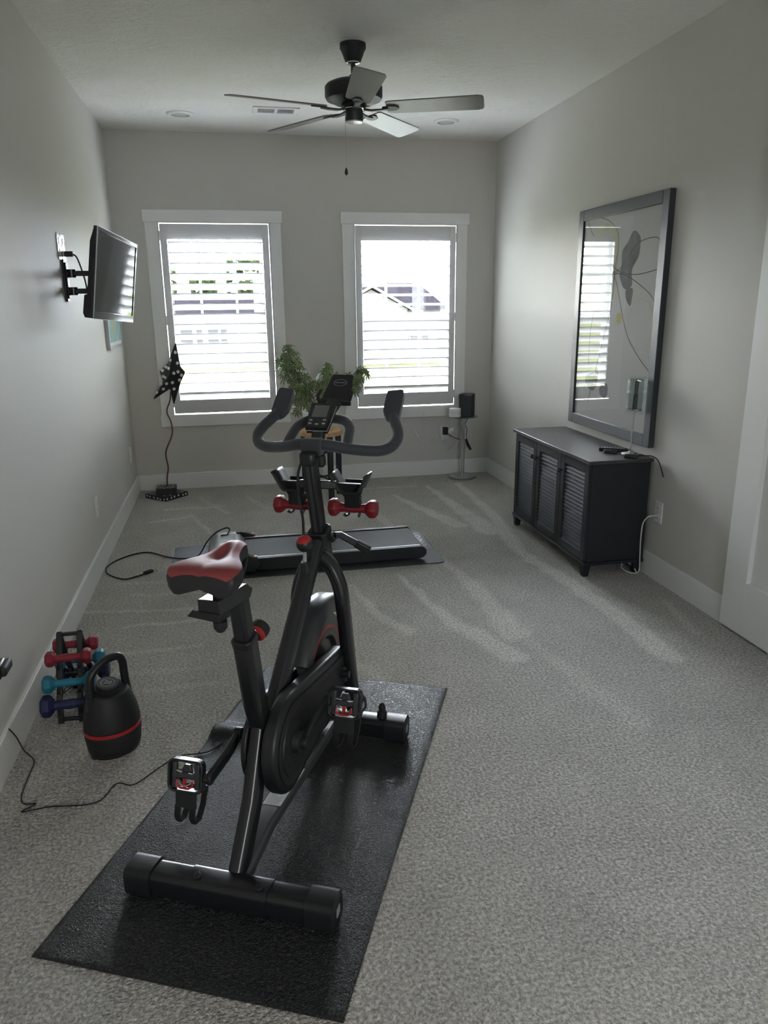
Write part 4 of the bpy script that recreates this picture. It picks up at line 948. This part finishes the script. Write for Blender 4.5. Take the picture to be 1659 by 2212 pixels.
# stabilisers (flattened tube with end caps)
def oval(a, b_, n=28, pw=2.6): return [(a*math.copysign(abs(math.cos(2*PI*i/n))**(2/pw), math.cos(2*PI*i/n)), b_*math.copysign(abs(math.sin(2*PI*i/n))**(2/pw), math.sin(2*PI*i/n))) for i in range(n)]
def stabiliser(y_, hl, nm):
    s_ = bp_(nm, MB().sweep([(-hl+.03, y_, .043), (hl-.03, y_, .043)], oval(.036, .036, pw=4.2), up=(0, 0, 1)), 'black_metal', smooth=40)
    for sx in (-1, 1):
        cpm = MB().sweep([(sx*(hl-.075), y_, .043), (sx*(hl-.004), y_, .043), (sx*hl, y_, .043)], oval(.0415, .0415, pw=4.2), scale=[1, 1, .9])
        c_ = bp_('end_cap', cpm, 'black_sat', s_, smooth=40)
        mk = MB().lathe([(.0165, 0), (.0165, .0015)], 4, axis((sx*hl, y_, .046), (sx, 0, 0), R(45)))
        bp_('cap_mark', mk, 'grey_pl', c_, smooth=0)
    return s_
rs = stabiliser(0, .285, 'rear_stabilizer')
fs2 = stabiliser(.835, .275, 'front_stabilizer')
pm_ = MB().sweep([(-.11, 0, .043), (.11, 0, .043)], oval(.0388, .0388, pw=4.2), up=(0, 0, 1))
bp_('mounting_plate', pm_, 'black_metal', rs)
for sx in (-.085, .085):
    bp_('bolt', MB().lathe([(.011, 0), (.011, .007), (.007, .009), (.007, .013), (.001, .013)], 12, axis((sx, -.012, .081), (0, -.25, 1))), 'rubber', rs)
# level knob and cable at front stabiliser
bp_('leveling_knob', MB().lathe([(.018, 0), (.017, .022), (.011, .026), (.013, .034), (.009, .048), (.002, .053)], 16, axis((.185, .835, .079), (0, .05, 1))), 'black_matte', fs2)
# base beam
bb = bp_('base_beam', MB().rect([(0, .03, .045), (0, .12, .062), (0, .21, .078), (0, .30, .074), (0, .80, .045)], .062, .042, up=(0, 0, 1)), 'beam', bevel=.002)
def beam_top(y_):  return .078+.0215 + (y_-.21)*(-.055) if y_ > .21 else .0995
def sticker(name, y0, y1, x0, x1, rows, colr='sticker'):
    z_ = lambda y_: .074+.0218-(y_-.30)*(.029/.5)
    s_ = bp_(name, MB().add([(x0, y0, z_(y0)), (x1, y0, z_(y0)), (x1, y1, z_(y1)), (x0, y1, z_(y1)), (x0, y0, z_(y0)-.0008), (x1, y0, z_(y0)-.0008), (x1, y1, z_(y1)-.0008), (x0, y1, z_(y1)-.0008)], [(0, 1, 2, 3), (7, 6, 5, 4), (0, 1, 5, 4), (1, 2, 6, 5), (2, 3, 7, 6), (3, 0, 4, 7)]), colr, bb, smooth=0)
    lm_ = MB(); rr = random.Random(5)
    for k in range(rows):
        yy = y0+(y1-y0)*(k+.6)/rows; l_ = rr.uniform(.5, .92); xa = x0+.004; xb = x0+(x1-x0)*l_
        lm_.add([(xa, yy, z_(yy)+.0002), (xb, yy, z_(yy)+.0002), (xb, yy+.0018, z_(yy)+.0002), (xa, yy+.0018, z_(yy)+.0002)], [(0, 1, 2, 3)])
    bp_('print_lines', lm_, 'ink2', s_, smooth=0)
sticker('information_label', .275, .352, -.027, .027, 11)
sticker('warning_label', .405, .475, -.024, .029, 10)
bp_('warning_stripe', MB().box(-.024, .029, .472, .4745, .084, .0868).box(-.024, .029, .440, .4425, .086, .0886), 'orange', bb, smooth=0)
# frame tubes
bp_('rear_strut', MB().sweep([(0, .045, .065), (0, .10, .10), (0, .165, .21), (0, .24, .38), (0, .255, .41)], oval(.022, .034), up=(1, 0, 0)) if False else MB().sweep([(0, .05, .06), (0, .155, .20), (0, .245, .39)], oval(.024, .036), up=(0, 1, 0)), 'black_metal', smooth=40)
bp_('seat_tube', MB().rect([(0, .262, .33), (0, .212, .45), (0, .172, .668)], .052, .060, up=(0, 1, 0)), 'black_metal', bevel=.004)
bp_('seat_tube_collar', MB().rect([(0, .176, .652), (0, .171, .672)], .056, .064, up=(0, 1, 0)), 'black_sat', bevel=.003)
bp_('seat_post', MB().rect([(0, .175, .66), (0, .148, .80)], .042, .050, up=(0, 1, 0)), 'black_sat', bevel=.003)
bp_('down_tube', MB().sweep([(0, .27, .33), (0, .335, .385), (0, .50, .535), (0, .645, .665), (0, .735, .735)], oval(.0255, .033), up=(0, 1, 0)), 'black_metal', smooth=40)
bp_('head_tube', MB().rect([(0, .800, .655), (0, .765, .775)], .056, .066, up=(0, 1, 0)), 'black_metal', bevel=.004)
bp_('head_collar', MB().rect([(0, .773, .752), (0, .766, .778)], .066, .076, up=(0, 1, 0)), 'black_sat', bevel=.003)
bp_('handlebar_post', MB().rect([(0, .767, .770), (0, .700, 1.035)], .040, .052, up=(0, 1, 0)), 'black_sat', bevel=.004)
bp_('post_groove', MB().rect([(0, .764-.0265, .775), (0, .699-.0255, 1.02)], .012, .004, up=(0, 1, 0)), 'fender', bevel=.001)
# fork: arch splitting to two legs
for sx in (-1, 1):
    bp_('fork_leg', MB().sweep(spl([(sx*.005, .735, .70), (sx*.035, .755, .665), (sx*.065, .757, .60), (sx*.078, .755, .52), (sx*.082, .78, .36), (sx*.085, .835, .07)], 7), oval(.023, .029), up=(0, 1, 0)), 'black_metal', smooth=40)
# flywheel
FWC = (0, .735, .285)
fwT = axis((0, FWC[1], FWC[2]), (1, 0, 0))
fwl = bp_('flywheel', MB().lathe([(.001, -.008), (.11, -.008), (.125, -.02), (.196, -.02), (.20, -.015), (.20, .015), (.196, .02), (.125, .02), (.11, .008), (.001, .008)], 72, fwT), 'black_metal', smooth=30)
bp_('flywheel_ring', MB().lathe([(.150, .0202), (.156, .0208), (.162, .0202)], 72, fwT, caps=False).lathe([(.150, -.0202), (.156, -.0208), (.162, -.0202)], 72, fwT, caps=False), 'red_plastic', fwl)
bp_('axle', MB().lathe([(.012, -.10), (.012, .10)], 16, fwT), 'black_sat', fwl)
# magnetic brake shroud and fender over the wheel
def arc(c, r_, a0, a1, n_=24): return [(0, c[1]+r_*math.cos(R(a0+(a1-a0)*i/n_)), c[2]+r_*math.sin(R(a0+(a1-a0)*i/n_))) for i in range(n_+1)]
bp_('brake_shroud', MB().sweep(arc(FWC, .242, 62, 152), [(.038, -.032), (.038, .020), (.030, .028), (-.030, .028), (-.038, .020), (-.038, -.032)], up=(1, 0, 0)) if False else MB().sweep(arc(FWC, .236, 60, 150), [(-.032, -.036), (.022, -.036), (.030, -.026), (.030, .026), (.022, .036), (-.032, .036)], up=(1, 0, 0)), 'fender', smooth=40)
# belt cover hull of two circles
def hull2(c1, r1, c2, r2_, n_=28):
    dx, dz = c2[0]-c1[0], c2[1]-c1[1]; L_ = math.hypot(dx, dz); th = math.atan2(dz, dx); al = math.acos((r1-r2_)/L_)
    out = [(c1[0]+r1*math.cos(th+al+(2*PI-2*al)*i/n_), c1[1]+r1*math.sin(th+al+(2*PI-2*al)*i/n_)) for i in range(n_+1)]
    out += [(c2[0]+r2_*math.cos(th-al+2*al*i/n_), c2[1]+r2_*math.sin(th-al+2*al*i/n_)) for i in range(n_+1)]
    return out
C1, C2 = (.300, .300), (.745, .285)
TYZ = Matrix(((0, 0, 1, 0), (1, 0, 0, 0), (0, 1, 0, 0), (0, 0, 0, 1)))
cov = bp_('belt_cover', MB().prism(hull2(C1, .143, C2, .085), .026, .070, TYZ), 'black_sat', bevel=.012, seg=4, smooth=40)
bp_('cover_rim', MB().prism(hull2(C1, .118, C2, .058), .070, .0735, TYZ), 'black_matte', cov, bevel=.002)
bp_('cover_disc', MB().lathe([(.098, .0735), (.096, .0765), (.06, .0765), (.058, .0735)], 56, axis((0, C1[0], C1[1]), (1, 0, 0)), caps=False), 'black_sat', cov)
bp_('cover_window', MB().prism([(.46, .25), (.46, .36), (.68, .335), (.70, .315), (.70, .26), (.66, .245)], .0735, .0745, TYZ), 'rubber', cov, bevel=.0004)
bp_('inner_cover', MB().prism(hull2(C1, .12, C2, .06), -.040, -.024, TYZ), 'black_sat', cov, bevel=.004)
lb = MB()
for yy, zz in ((.735, .305), (.77, .29), (.75, .255)): lb.lathe([(.009, .07), (.009, .082), (.004, .088), (.001, .088)], 10, axis((.0, yy, zz), (1, 0, 0)))
bp_('axle_bolts', lb, 'black_matte', cov)
# cranks + pedals
CK = Vector((0, .300, .300)); dv = Vector((0, .155, .045))
bp_('crank_axle', MB().lathe([(.030, -.056), (.030, -.040)], 24, axis(CK, (1, 0, 0))).lathe([(.012, -.105), (.012, .105)], 16, axis(CK, (1, 0, 0))).lathe([(.034, .072), (.030, .092), (.022, .094)], 24, axis(CK, (1, 0, 0))), 'black_matte')
def pedal(sx):
    ce = CK+dv*(1 if sx > 0 else -1)
    ca = bp_('crank_arm', MB().rect([CK+Vector((sx*.098, 0, 0))-dv*.08*sx, CK+Vector((sx*.102, 0, 0))+dv*.5*sx, ce+Vector((sx*.118, 0, 0))+dv*.07*sx], .017, .032, up=(0, 0, 1)).lathe([(.019, -.012), (.019, .012)], 20, axis(CK+Vector((sx*.098, 0, 0)), (1, 0, 0))).lathe([(.015, -.011), (.015, .011)], 16, axis(ce+Vector((sx*.118, 0, 0)), (1, 0, 0))), 'black_sat', bevel=.003)
    pc = ce+Vector((.172 if sx > 0 else -.184, 0, 0))
    T_ = Matrix.Translation(pc) @ Matrix.Rotation(R(-12), 4, 'X')       # plate hangs nearly vertical, x across, z up, y thickness
    fr = MB(); w_, h_ = .104, .092
    P = rrect(w_, h_, .018, 4); Q = rrect(w_-.014, h_-.014, .012, 4)
    n_ = len(P); vsx = [(a, y_, b_) for y_ in (-.011, .011) for (a, b_) in P]+[(a, y_, b_) for y_ in (-.011, .011) for (a, b_) in Q]; fsx = []
    for i in range(n_):
        j = (i+1) % n_
        fsx += [(i, j, n_+j, n_+i), (2*n_+i, 3*n_+i, 3*n_+j, 2*n_+j), (i, 2*n_+i, 2*n_+j, j), (n_+i, n_+j, 3*n_+j, 3*n_+i)]
    fr.add(vsx, fsx, T_)
    pd_ = bp_('pedal', fr, 'black_metal', ca, bevel=.0015)
    sbm = MB(); sbm.box(-.042, .042, -.006, .006, -.008, .008, T_); sbm.box(-.040, -.028, -.007, .007, -.036, .036, T_); sbm.box(.026, .040, -.007, .007, -.036, .036, T_)
    sbm.prism([(-.013, -.012), (.013, -.012), (.015, .010), (.009, .028), (-.009, .028), (-.015, .010)], -.011, .0, T_ @ Matrix.Rotation(R(90), 4, 'X') )
    bp_('pedal_body', sbm, 'steel', pd_, bevel=.002) if False else bp_('pedal_body', sbm, 'fender', pd_, bevel=.002)
    rdm = MB().tube([(-.022, -.010, -.010), (-.024, -.012, -.024), (-.012, -.012, -.032), (.012, -.012, -.032), (.024, -.012, -.024), (.022, -.010, -.010)], .0035, 8, T=T_)
    rdm.box(-.005, .005, -.012, -.008, -.030, -.006, T_)
    bp_('cleat_mount', rdm, 'red_plastic', pd_)
    cmx = MB().tube([(-.018, -.009, -.018), (-.006, -.014, -.024), (.008, -.014, -.024), (.018, -.009, -.018)], .0022, 6, T=T_).tube([(-.03, 0, .010), (-.008, -.004, .010)], .005, 8, T=T_).tube([(.008, -.004, .008), (.03, 0, .004)], .004, 8, T=T_)
    bp_('spring', cmx, 'chrome', pd_)
    cg = MB(); zb = -h_/2
    cg.box(-.030, .030, -.003, .003, zb-.045, zb+.002, T_)
    for xa in (-.024, .020):
        cg.rect([(xa, 0, zb-.04), (xa-.002, .002, zb-.075), (xa-.002, .012, zb-.092), (xa+.004, .03, zb-.085), (xa+.008, .045, zb-.05), (xa+.008, .055, zb-.01)], .018, .005, up=(0, 1, 0), T=T_)
    cg.rect([(-.034, .056, zb-.012), (.036, .056, zb-.012)], .006, .02, T=T_)
    bp_('toe_cage', cg, 'black_matte', pd_, bevel=.0015)
    bp_('strap', MB().sweep([(sx*-.046, .0, .02), (sx*-.052, .02, .012), (sx*-.054, .045, -.01), (sx*-.04, .06, -.035)] if False else [(-sx*-.046, .0, .03), (-sx*-.056, .02, .010), (-sx*-.054, .04, -.015), (-sx*-.036, .056, -.045)], [(.007, .0015), (-.007, .0015), (-.007, -.0015), (.007, -.0015)], up=(1, 0, 0), T=T_), 'rubber', pd_)
pedal(1); pedal(-1)
# resistance knob on the main tube
kn = bp_('resistance_knob', MB().sphere((0, .628, .772), .0265, 24, 14), 'black_sat')
capk = MB(); 
capk.lathe([(.0268*math.sin(R(a)), .0268*math.cos(R(a))) for a in (62, 50, 38, 26, 14, .1)], 24, axis((0, .628, .772), (-.05, -.25, 1)), caps=False)
bp_('knob_cap', capk, 'red_plastic', kn)
bp_('knob_stem', MB().lathe([(.006, .69), (.006, .75)], 12, Matrix.Translation((0, .628, 0))), 'chrome', kn)
bp_('knob_bracket', MB().rect([(0, .628, .635), (0, .628, .712)], .028, .030, up=(0, 1, 0)), 'black_matte', bevel=.003)
# console cable
bp_('console_cable', MB().tube(spl([(-.02, .74, 1.05), (-.034, .69, .98), (-.036, .69, .90), (-.022, .68, .84), (-.012, .655, .80), (-.004, .64, .79)], 6), .0042, 8), 'black_cord')
# head clamp lever
lv = MB().rect([(.03, .79, .738), (.042, .79, .752)], .03, .028).rect([(.045, .79, .752), (.060, .80, .752), (.115, .82, .716)], .022, .018, up=(0, 1, 0)).rect([(.108, .817, .721), (.150, .83, .694)], .028, .022, up=(0, 1, 0))
bp_('clamp_lever', lv, 'black_sat', bevel=.003)
# seat post pop knob
pk = bp_('seat_adjust_knob', MB().lathe([(.011, 0), (.011, .02), (.019, .026)], 20, axis((0, .205, .640), (.15, .9, .35))), 'black_matte')
bp_('knob_grip', MB().lathe([(.018, .034), (.025, .037), (.027, .048), (.025, .060), (.018, .064), (.001, .066)], 20, axis((0, .205, .640), (.15, .9, .35))), 'rubber', pk)
bp_('red_band', MB().lathe([(.018, .024), (.0235, .028), (.024, .036), (.020, .039)], 20, axis((0, .205, .640), (.15, .9, .35))), 'red_plastic', pk)
# saddle rail, wing, clamp
bp_('saddle_rail', MB().add([(x, y_, z) for (y_, z) in ((-.0, .802), (-.0, .838), (.148, .825), (.182, .800), (.165, .782)) for x in (-.027, .027)],
    [(0, 1, 3, 2), (2, 3, 5, 4), (4, 5, 7, 6), (6, 7, 9, 8), (8, 9, 1, 0), (0, 2, 4, 6, 8), (1, 9, 7, 5, 3)]), 'black_sat', bevel=.002)
bp_('rail_wing', MB().add([(-.055, -.004, .795), (.027, -.004, .785), (.027, -.004, .806), (-.04, -.004, .812), (-.055, .02, .795), (.027, .05, .780), (.027, .05, .806), (-.04, .03, .812)],
    [(0, 1, 2, 3), (7, 6, 5, 4), (0, 1, 5, 4), (1, 2, 6, 5), (2, 3, 7, 6), (3, 0, 4, 7)]), 'black_matte', bevel=.002)
bp_('rail_knob', MB().lathe([(.016, 0), (.016, -.016), (.009, -.026), (.001, -.027)], 14, Matrix.Translation((.02, .012, .785))), 'black_matte')
bp_('saddle_clamp', MB().lathe([(.014, .835), (.014, .868)], 16, Matrix.Translation((.012, .03, 0))).lathe([(.022, -.03), (.022, .03)], 18, axis((.012, .03, .868), (1, 0, 0))).tube([(-.028, -.02, .895), (-.03, .03, .870), (-.022, .10, .872), (-.012, .15, .888)], .004, 8).tube([(.052, -.02, .895), (.054, .03, .870), (.044, .10, .872), (.03, .15, .888)], .004, 8), 'black_matte')
# saddle loft
def saddle(part):
    st_ = [(-.052, .066, .918), (-.045, .078, .925), (-.025, .084, .930), (.0, .082, .932), (.03, .070, .931), (.06, .053, .929), (.09, .040, .929), (.12, .033, .931), (.15, .029, .931), (.175, .026, .926), (.188, .019, .916), (.194, .009, .902)]
    ST = spl([Vector(s) for s in st_], 4); mb_ = MB(); ks = 25; vs_ = []
    for S in ST:
        yy, wd, zt = S
        f_ = max(0, min(1, (yy+.05)/.25)); groove = math.exp(-((yy-.075)/.060)**2)
        hs = .051 if yy < .06 else .051-.018*min(1, (yy-.06)/.10)
        top = []
        for k in range(ks):
            u_ = -1+2*k/(ks-1)
            z = zt-.010*abs(u_)**2.6-.014*groove*math.exp(-(u_/.34)**2)*(1)-.003*math.exp(-(u_/.12)**2)*(1 if yy < .02 else 0)
            top.append(Vector((.009-.015*f_+wd*u_, yy, z)))
        if part == 'top': vs_ += top
        else:
            a, b_ = top[0], top[-1]; sag = .012*math.exp(-((yy+.05)/.03)**2)
            mid = Vector((.009-.015*f_, yy, zt-hs+.013+sag*.4))
            ln = [a, a+Vector((-.003*min(1, wd/.05), 0, -.012)), a+Vector((-.001, 0, -.030)), a+Vector((wd*.06, 0, -hs*.95+.01)), a+Vector((wd*.25, 0, -hs+.012)), mid,
                  b_+Vector((-wd*.25, 0, -hs+.012)), b_+Vector((-wd*.06, 0, -hs*.95+.01)), b_+Vector((.001, 0, -.030)), b_+Vector((.003*min(1, wd/.05), 0, -.012)), b_]
            vs_ += ln + [p_-Vector((0, 0, .0015)) for p_ in reversed(top[1:-1])]
    n_ = ks if part == 'top' else 11+ks-2
    fs_ = [(i*n_+k, i*n_+k+1, (i+1)*n_+k+1, (i+1)*n_+k) for i in range(len(ST)-1) for k in range(n_-1)]
    if part != 'top': fs_ += [(i*n_+n_-1, i*n_, (i+1)*n_, (i+1)*n_+n_-1) for i in range(len(ST)-1)]; fs_ += [tuple(range(n_)), tuple((len(ST)-1)*n_+k for k in range(n_))]
    else: fs_ += [tuple((len(ST)-1)*n_+k for k in range(n_))]
    return mb_.add(vs_, fs_)
sd_ = bp_('saddle', saddle('side'), 'black_vinyl', smooth=60)
bp_('saddle_cover', saddle('top'), 'red_vinyl', sd_, smooth=75)
# back skirt face of the saddle
# handlebar
c3 = [(0, .735, 1.062), (.05, .742, 1.058), (.10, .765, 1.046), (.15, .795, 1.036), (.195, .817, 1.033), (.225, .838, 1.042), (.238, .866, 1.062), (.233, .898, 1.083), (.217, .932, 1.104), (.203, .962, 1.122)]
full = [(-x, y_, z) for x, y_, z in reversed(c3[1:])]+c3
hbr = bp_('handlebar', MB().tube(spl(full, 5), .0180, 16, up=(0, 0, 1)), 'foam', smooth=70)
bp_('handlebar_clamp', MB().rect([(-.032, .733, 1.055), (.032, .733, 1.055)], .050, .052), 'foam', hbr, bevel=.012, seg=3, smooth=60)
for sx in (-1, 1):
    gp = MB()
    # paddle shaped grip: flat pad in the x / slope plane
    d_ = (Vector((0, 1.045, 1.205))-Vector((0, .960, 1.132))).normalized(); nrm_ = Vector((0, -d_.z, d_.y))
    Tg = Matrix((Vector((1, 0, 0)), d_, nrm_)).transposed().to_4x4(); Tg.translation = Vector((sx*.199, .955, 1.115))
    xo, xi = sx*.026, -sx*.032
    poly_ = [(sx*.020, -.012), (xo, .030), (sx*.025, .105), (sx*.015, .118), (sx*.002, .116), (xi*.85, .112), (xi, .100), (xi, .030), (xi*.80, .010), (-sx*.012, -.008)]
    P2 = [(p.x, p.y) for p in spl([(a, b_, 0) for a, b_ in poly_], 3, closed=True)]
    gp.prism(P2, -.012, .012, Tg)
    bp_('grip_pad', gp, 'foam', hbr, bevel=.008, seg=3, smooth=60)
    bp_('inner_loop', MB().tube(spl([(sx*.100, .765, 1.048), (sx*.096, .80, 1.072), (sx*.088, .845, 1.097), (sx*.064, .88, 1.112), (sx*.03, .90, 1.116), (0, .905, 1.116)], 6), .0155, 14), 'foam', hbr, smooth=70)
bp_('post_clamp', MB().rect([(0, .70, 1.005), (0, .698, 1.045)], .050, .062, up=(0, 1, 0)), 'black_sat', bevel=.006)
bp_('slide_rail', MB().rect([(0, .68, 1.030), (0, .84, 1.030)], .05, .022), 'black_metal', bevel=.003)
bp_('slide_knob', MB().lathe([(.013, 0), (.015, -.01), (.015, -.028), (.008, -.036), (.001, -.037)], 14, Matrix.Translation((.012, .775, 1.018))), 'black_matte')
# console: rounded slab tilted up and forward
cvec = Vector((0, .875, 1.178))-Vector((0, .772, 1.100)); ul = cvec.normalized(); cn = Vector((0, -ul.z, ul.y))
Tc = Matrix((Vector((1, 0, 0)), ul, cn)).transposed().to_4x4(); Tc.translation = Vector((-.003, .825, 1.132))
shp = [(-.035, -.048), (-.027, -.055), (.027, -.055), (.035, -.048), (.040, .041), (.034, .053), (-.034, .053), (-.040, .041)]
shp = [(p.x, p.y) for p in spl([(a, b_, 0) for a, b_ in shp], 3, closed=True)]
con = bp_('console', MB().prism(shp, -.016, .010, Tc), 'black_sat', bevel=.004, seg=3)
bp_('console_face', MB().prism([(a*.93, b_*.94) for a, b_ in shp], .010, .0112, Tc), 'bezel', con)
bp_('console_screen', MB().prism(rrect(.050, .052, .002, cy_=.016), .0112, .0118, Tc), 'lcd', con, smooth=0)
bm_ = MB()
for a, b_ in ((-.023, -.024), (.022, -.022), (-.023, -.038), (0, -.041), (.022, -.038)): bm_.prism(rrect(.011, .0055, .0025, cx=a, cy_=b_), .0112, .0124, Tc)
bp_('console_buttons', bm_, 'grey_pl', con)
bp_('console_trim', MB().sweep([Tc @ Vector((a*1.005, b_*1.005, -.004)) for a, b_ in shp], [(.0014, 0), (0, .0014), (-.0014, 0), (0, -.0014)], closed=True, up=tuple(cn)), 'silver', con)
bp_('console_mount', MB().rect([(0, .785, 1.065), (0, .815, 1.125)], .04, .03, up=(0, 1, 0)), 'black_matte', con, bevel=.003)
# tablet holder
tv_ = (Vector((0, 1.068, 1.262))-Vector((0, .958, 1.170))).normalized(); tn = Vector((0, -tv_.z, tv_.y))
Tt = Matrix((Vector((1, 0, 0)), tv_, tn)).transposed().to_4x4(); Tt.translation = Vector((-.002, .985, 1.170))
th_poly = [(-.053, -.012), (-.051, .004), (-.038, .112), (-.033, .117), (.033, .117), (.038, .112), (.053, .004), (.053, -.012)]
thd = bp_('tablet_holder', MB().prism(th_poly, -.008, .0, Tt).box(-.056, .056, -.022, -.010, -.010, .014, Tt), 'black_matte', bevel=.003)
for pts_ in ([(-.055, -.018, .012), (-.060, .006, .014), (-.055, .034, .010)], [(.055, -.018, .012), (.057, .002, .014), (.053, .026, .010)]):
    bp_('holder_clip', MB().rect(pts_, .010, .006, up=(0, 0, 1), T=Tt), 'black_matte', thd, bevel=.001)
lg = bp_('logo_badge', MB().sweep([(.023*math.cos(2*PI*i/36), .076+.0155*math.sin(2*PI*i/36), .0003) for i in range(36)], [(.0007, 0), (0, .0004), (-.0007, 0), (0, -.0004)], closed=True, T=Tt), 'logo', thd)
ltext('logo_text', 'SCHWINN', .0083, 'logo', lg, Tt @ Matrix.Translation((0, .076, .0002)), world=False, extrude=.0002)
bp_('holder_bracket', MB().rect([(0, .88, 1.135), (0, .93, 1.15), (0, .975, 1.165)], .05, .02), 'black_matte', thd, bevel=.003)
# dumbbell trays left and right
for sx in (-1, 1):
    cx = sx*.097
    prof_ = [(-.062, .060), (-.056, .052), (-.030, .006), (-.022, 0), (.022, 0), (.030, .006), (.050, .046), (.052, .056)]
    tk = .003; mb = MB(); n_ = len(prof_)
    vsx = []
    ya, yb = .775, .868
    hts = {0: .012, 1: -.004}
    for y_ in (ya, yb):
        for (a, b_) in prof_: vsx.append((cx+a, y_, .900+b_+(0 if y_ == ya else -.002)))
    fsx = [(k, k+1, n_+k+1, n_+k) for k in range(n_-1)]
    mb.add(vsx, fsx)
    tr_ = bp_('dumbbell_tray', mb, 'black_sat', smooth=20)
    sm__ = tr_.modifiers.new('thickness', 'SOLIDIFY'); sm__.thickness = .005; sm__.offset = -1
    bp_('tray_lip', MB().box(cx-.034, cx+.034, yb-.004, yb, .898, .925), 'black_sat', tr_, bevel=.001)
    bp_('tray_stem', MB().add([(cx-.045, .80, .925), (cx+.045, .80, .925), (cx+.026, .82, .872), (cx+.026, .822, .838), (cx-.026, .822, .838), (cx-.026, .82, .872), (cx-.045, .815, .925), (cx+.045, .815, .925), (cx+.026, .835, .872), (cx+.026, .837, .838), (cx-.026, .837, .838), (cx-.026, .835, .872)],
        [(0, 1, 2, 3, 4, 5), (11, 10, 9, 8, 7, 6), (0, 1, 7, 6), (1, 2, 8, 7), (2, 3, 9, 8), (3, 4, 10, 9), (4, 5, 11, 10), (5, 0, 6, 11)]), 'black_sat', tr_, bevel=.001)
    hk = MB()
    for hx in (-.018, .018): hk.rect([(cx+hx, .850, .872), (cx+hx, .862, .840), (cx+hx, .858, .822), (cx+hx, .840, .812), (cx+hx*1.2, .822, .812), (cx+hx*1.35, .812, .818)], .009, .007, up=(1, 0, 0))
    hk.rect([(cx, .829, .87), (cx, .855, .872)], .05, .006)
    bp_('hook', hk, 'black_sat', tr_, bevel=.001)
    bp_('tray_arm', MB().rect([(sx*.012, .752, .930), (sx*.058, .775, .925)], .020, .026), 'black_metal', tr_, bevel=.001)
bpy.context.view_layer.update()
MW = wm(BK)
for sx, l_ in ((-1, 'left'), (1, 'right')):
    p = MW @ Vector((sx*.0955, .838, .8345))
    dumbbell('dark red dumbbell held in hooks under the bike\'s %s tray' % l_, 'red_vin2', .164, .0325, .0165, p, (0, R(0), R(-25.5)), 'red dumbbells on the bike')
# ================================================================ left edge
bc = thing('cable', 'thin black cable crossing the carpet from the left wall to the mat', 'cable', (-.45, 2.2, 0))
build('cord', MB().tube(spl([(-.802, 2.40, .135), (-.797, 2.44, .08), (-.785, 2.46, .012), (-.74, 2.40, .004), (-.737, 2.311, .004), (-.733, 2.208, .004), (-.715, 2.165, .004), (-.679, 2.157, .005), (-.70, 2.14, .004), (-.712, 2.125, .004), (-.66, 2.13, .004), (-.631, 2.133, .004), (-.497, 2.124, .004), (-.448, 2.21, .004), (-.392, 2.193, .004), (-.319, 2.271, .004), (-.255, 2.31, .013), (-.162, 2.318, .012), (-.083, 2.396, .012), (-.02, 2.39, .012)], 6), .0022, 6), 'black_cord', bc)
eb = thing('wall_bracket', 'black plastic block sticking out from the left wall at frame edge', 'bracket', (XL, 2.0, .49))
build('arm', MB().box(XL, -.700, 2.09, 2.165, .462, .503), 'black_sat', eb, bevel=.006)
build('end_tip', MB().box(-.702, -.684, 2.096, 2.170, .470, .500), 'black_matte', eb, bevel=.008, seg=3)
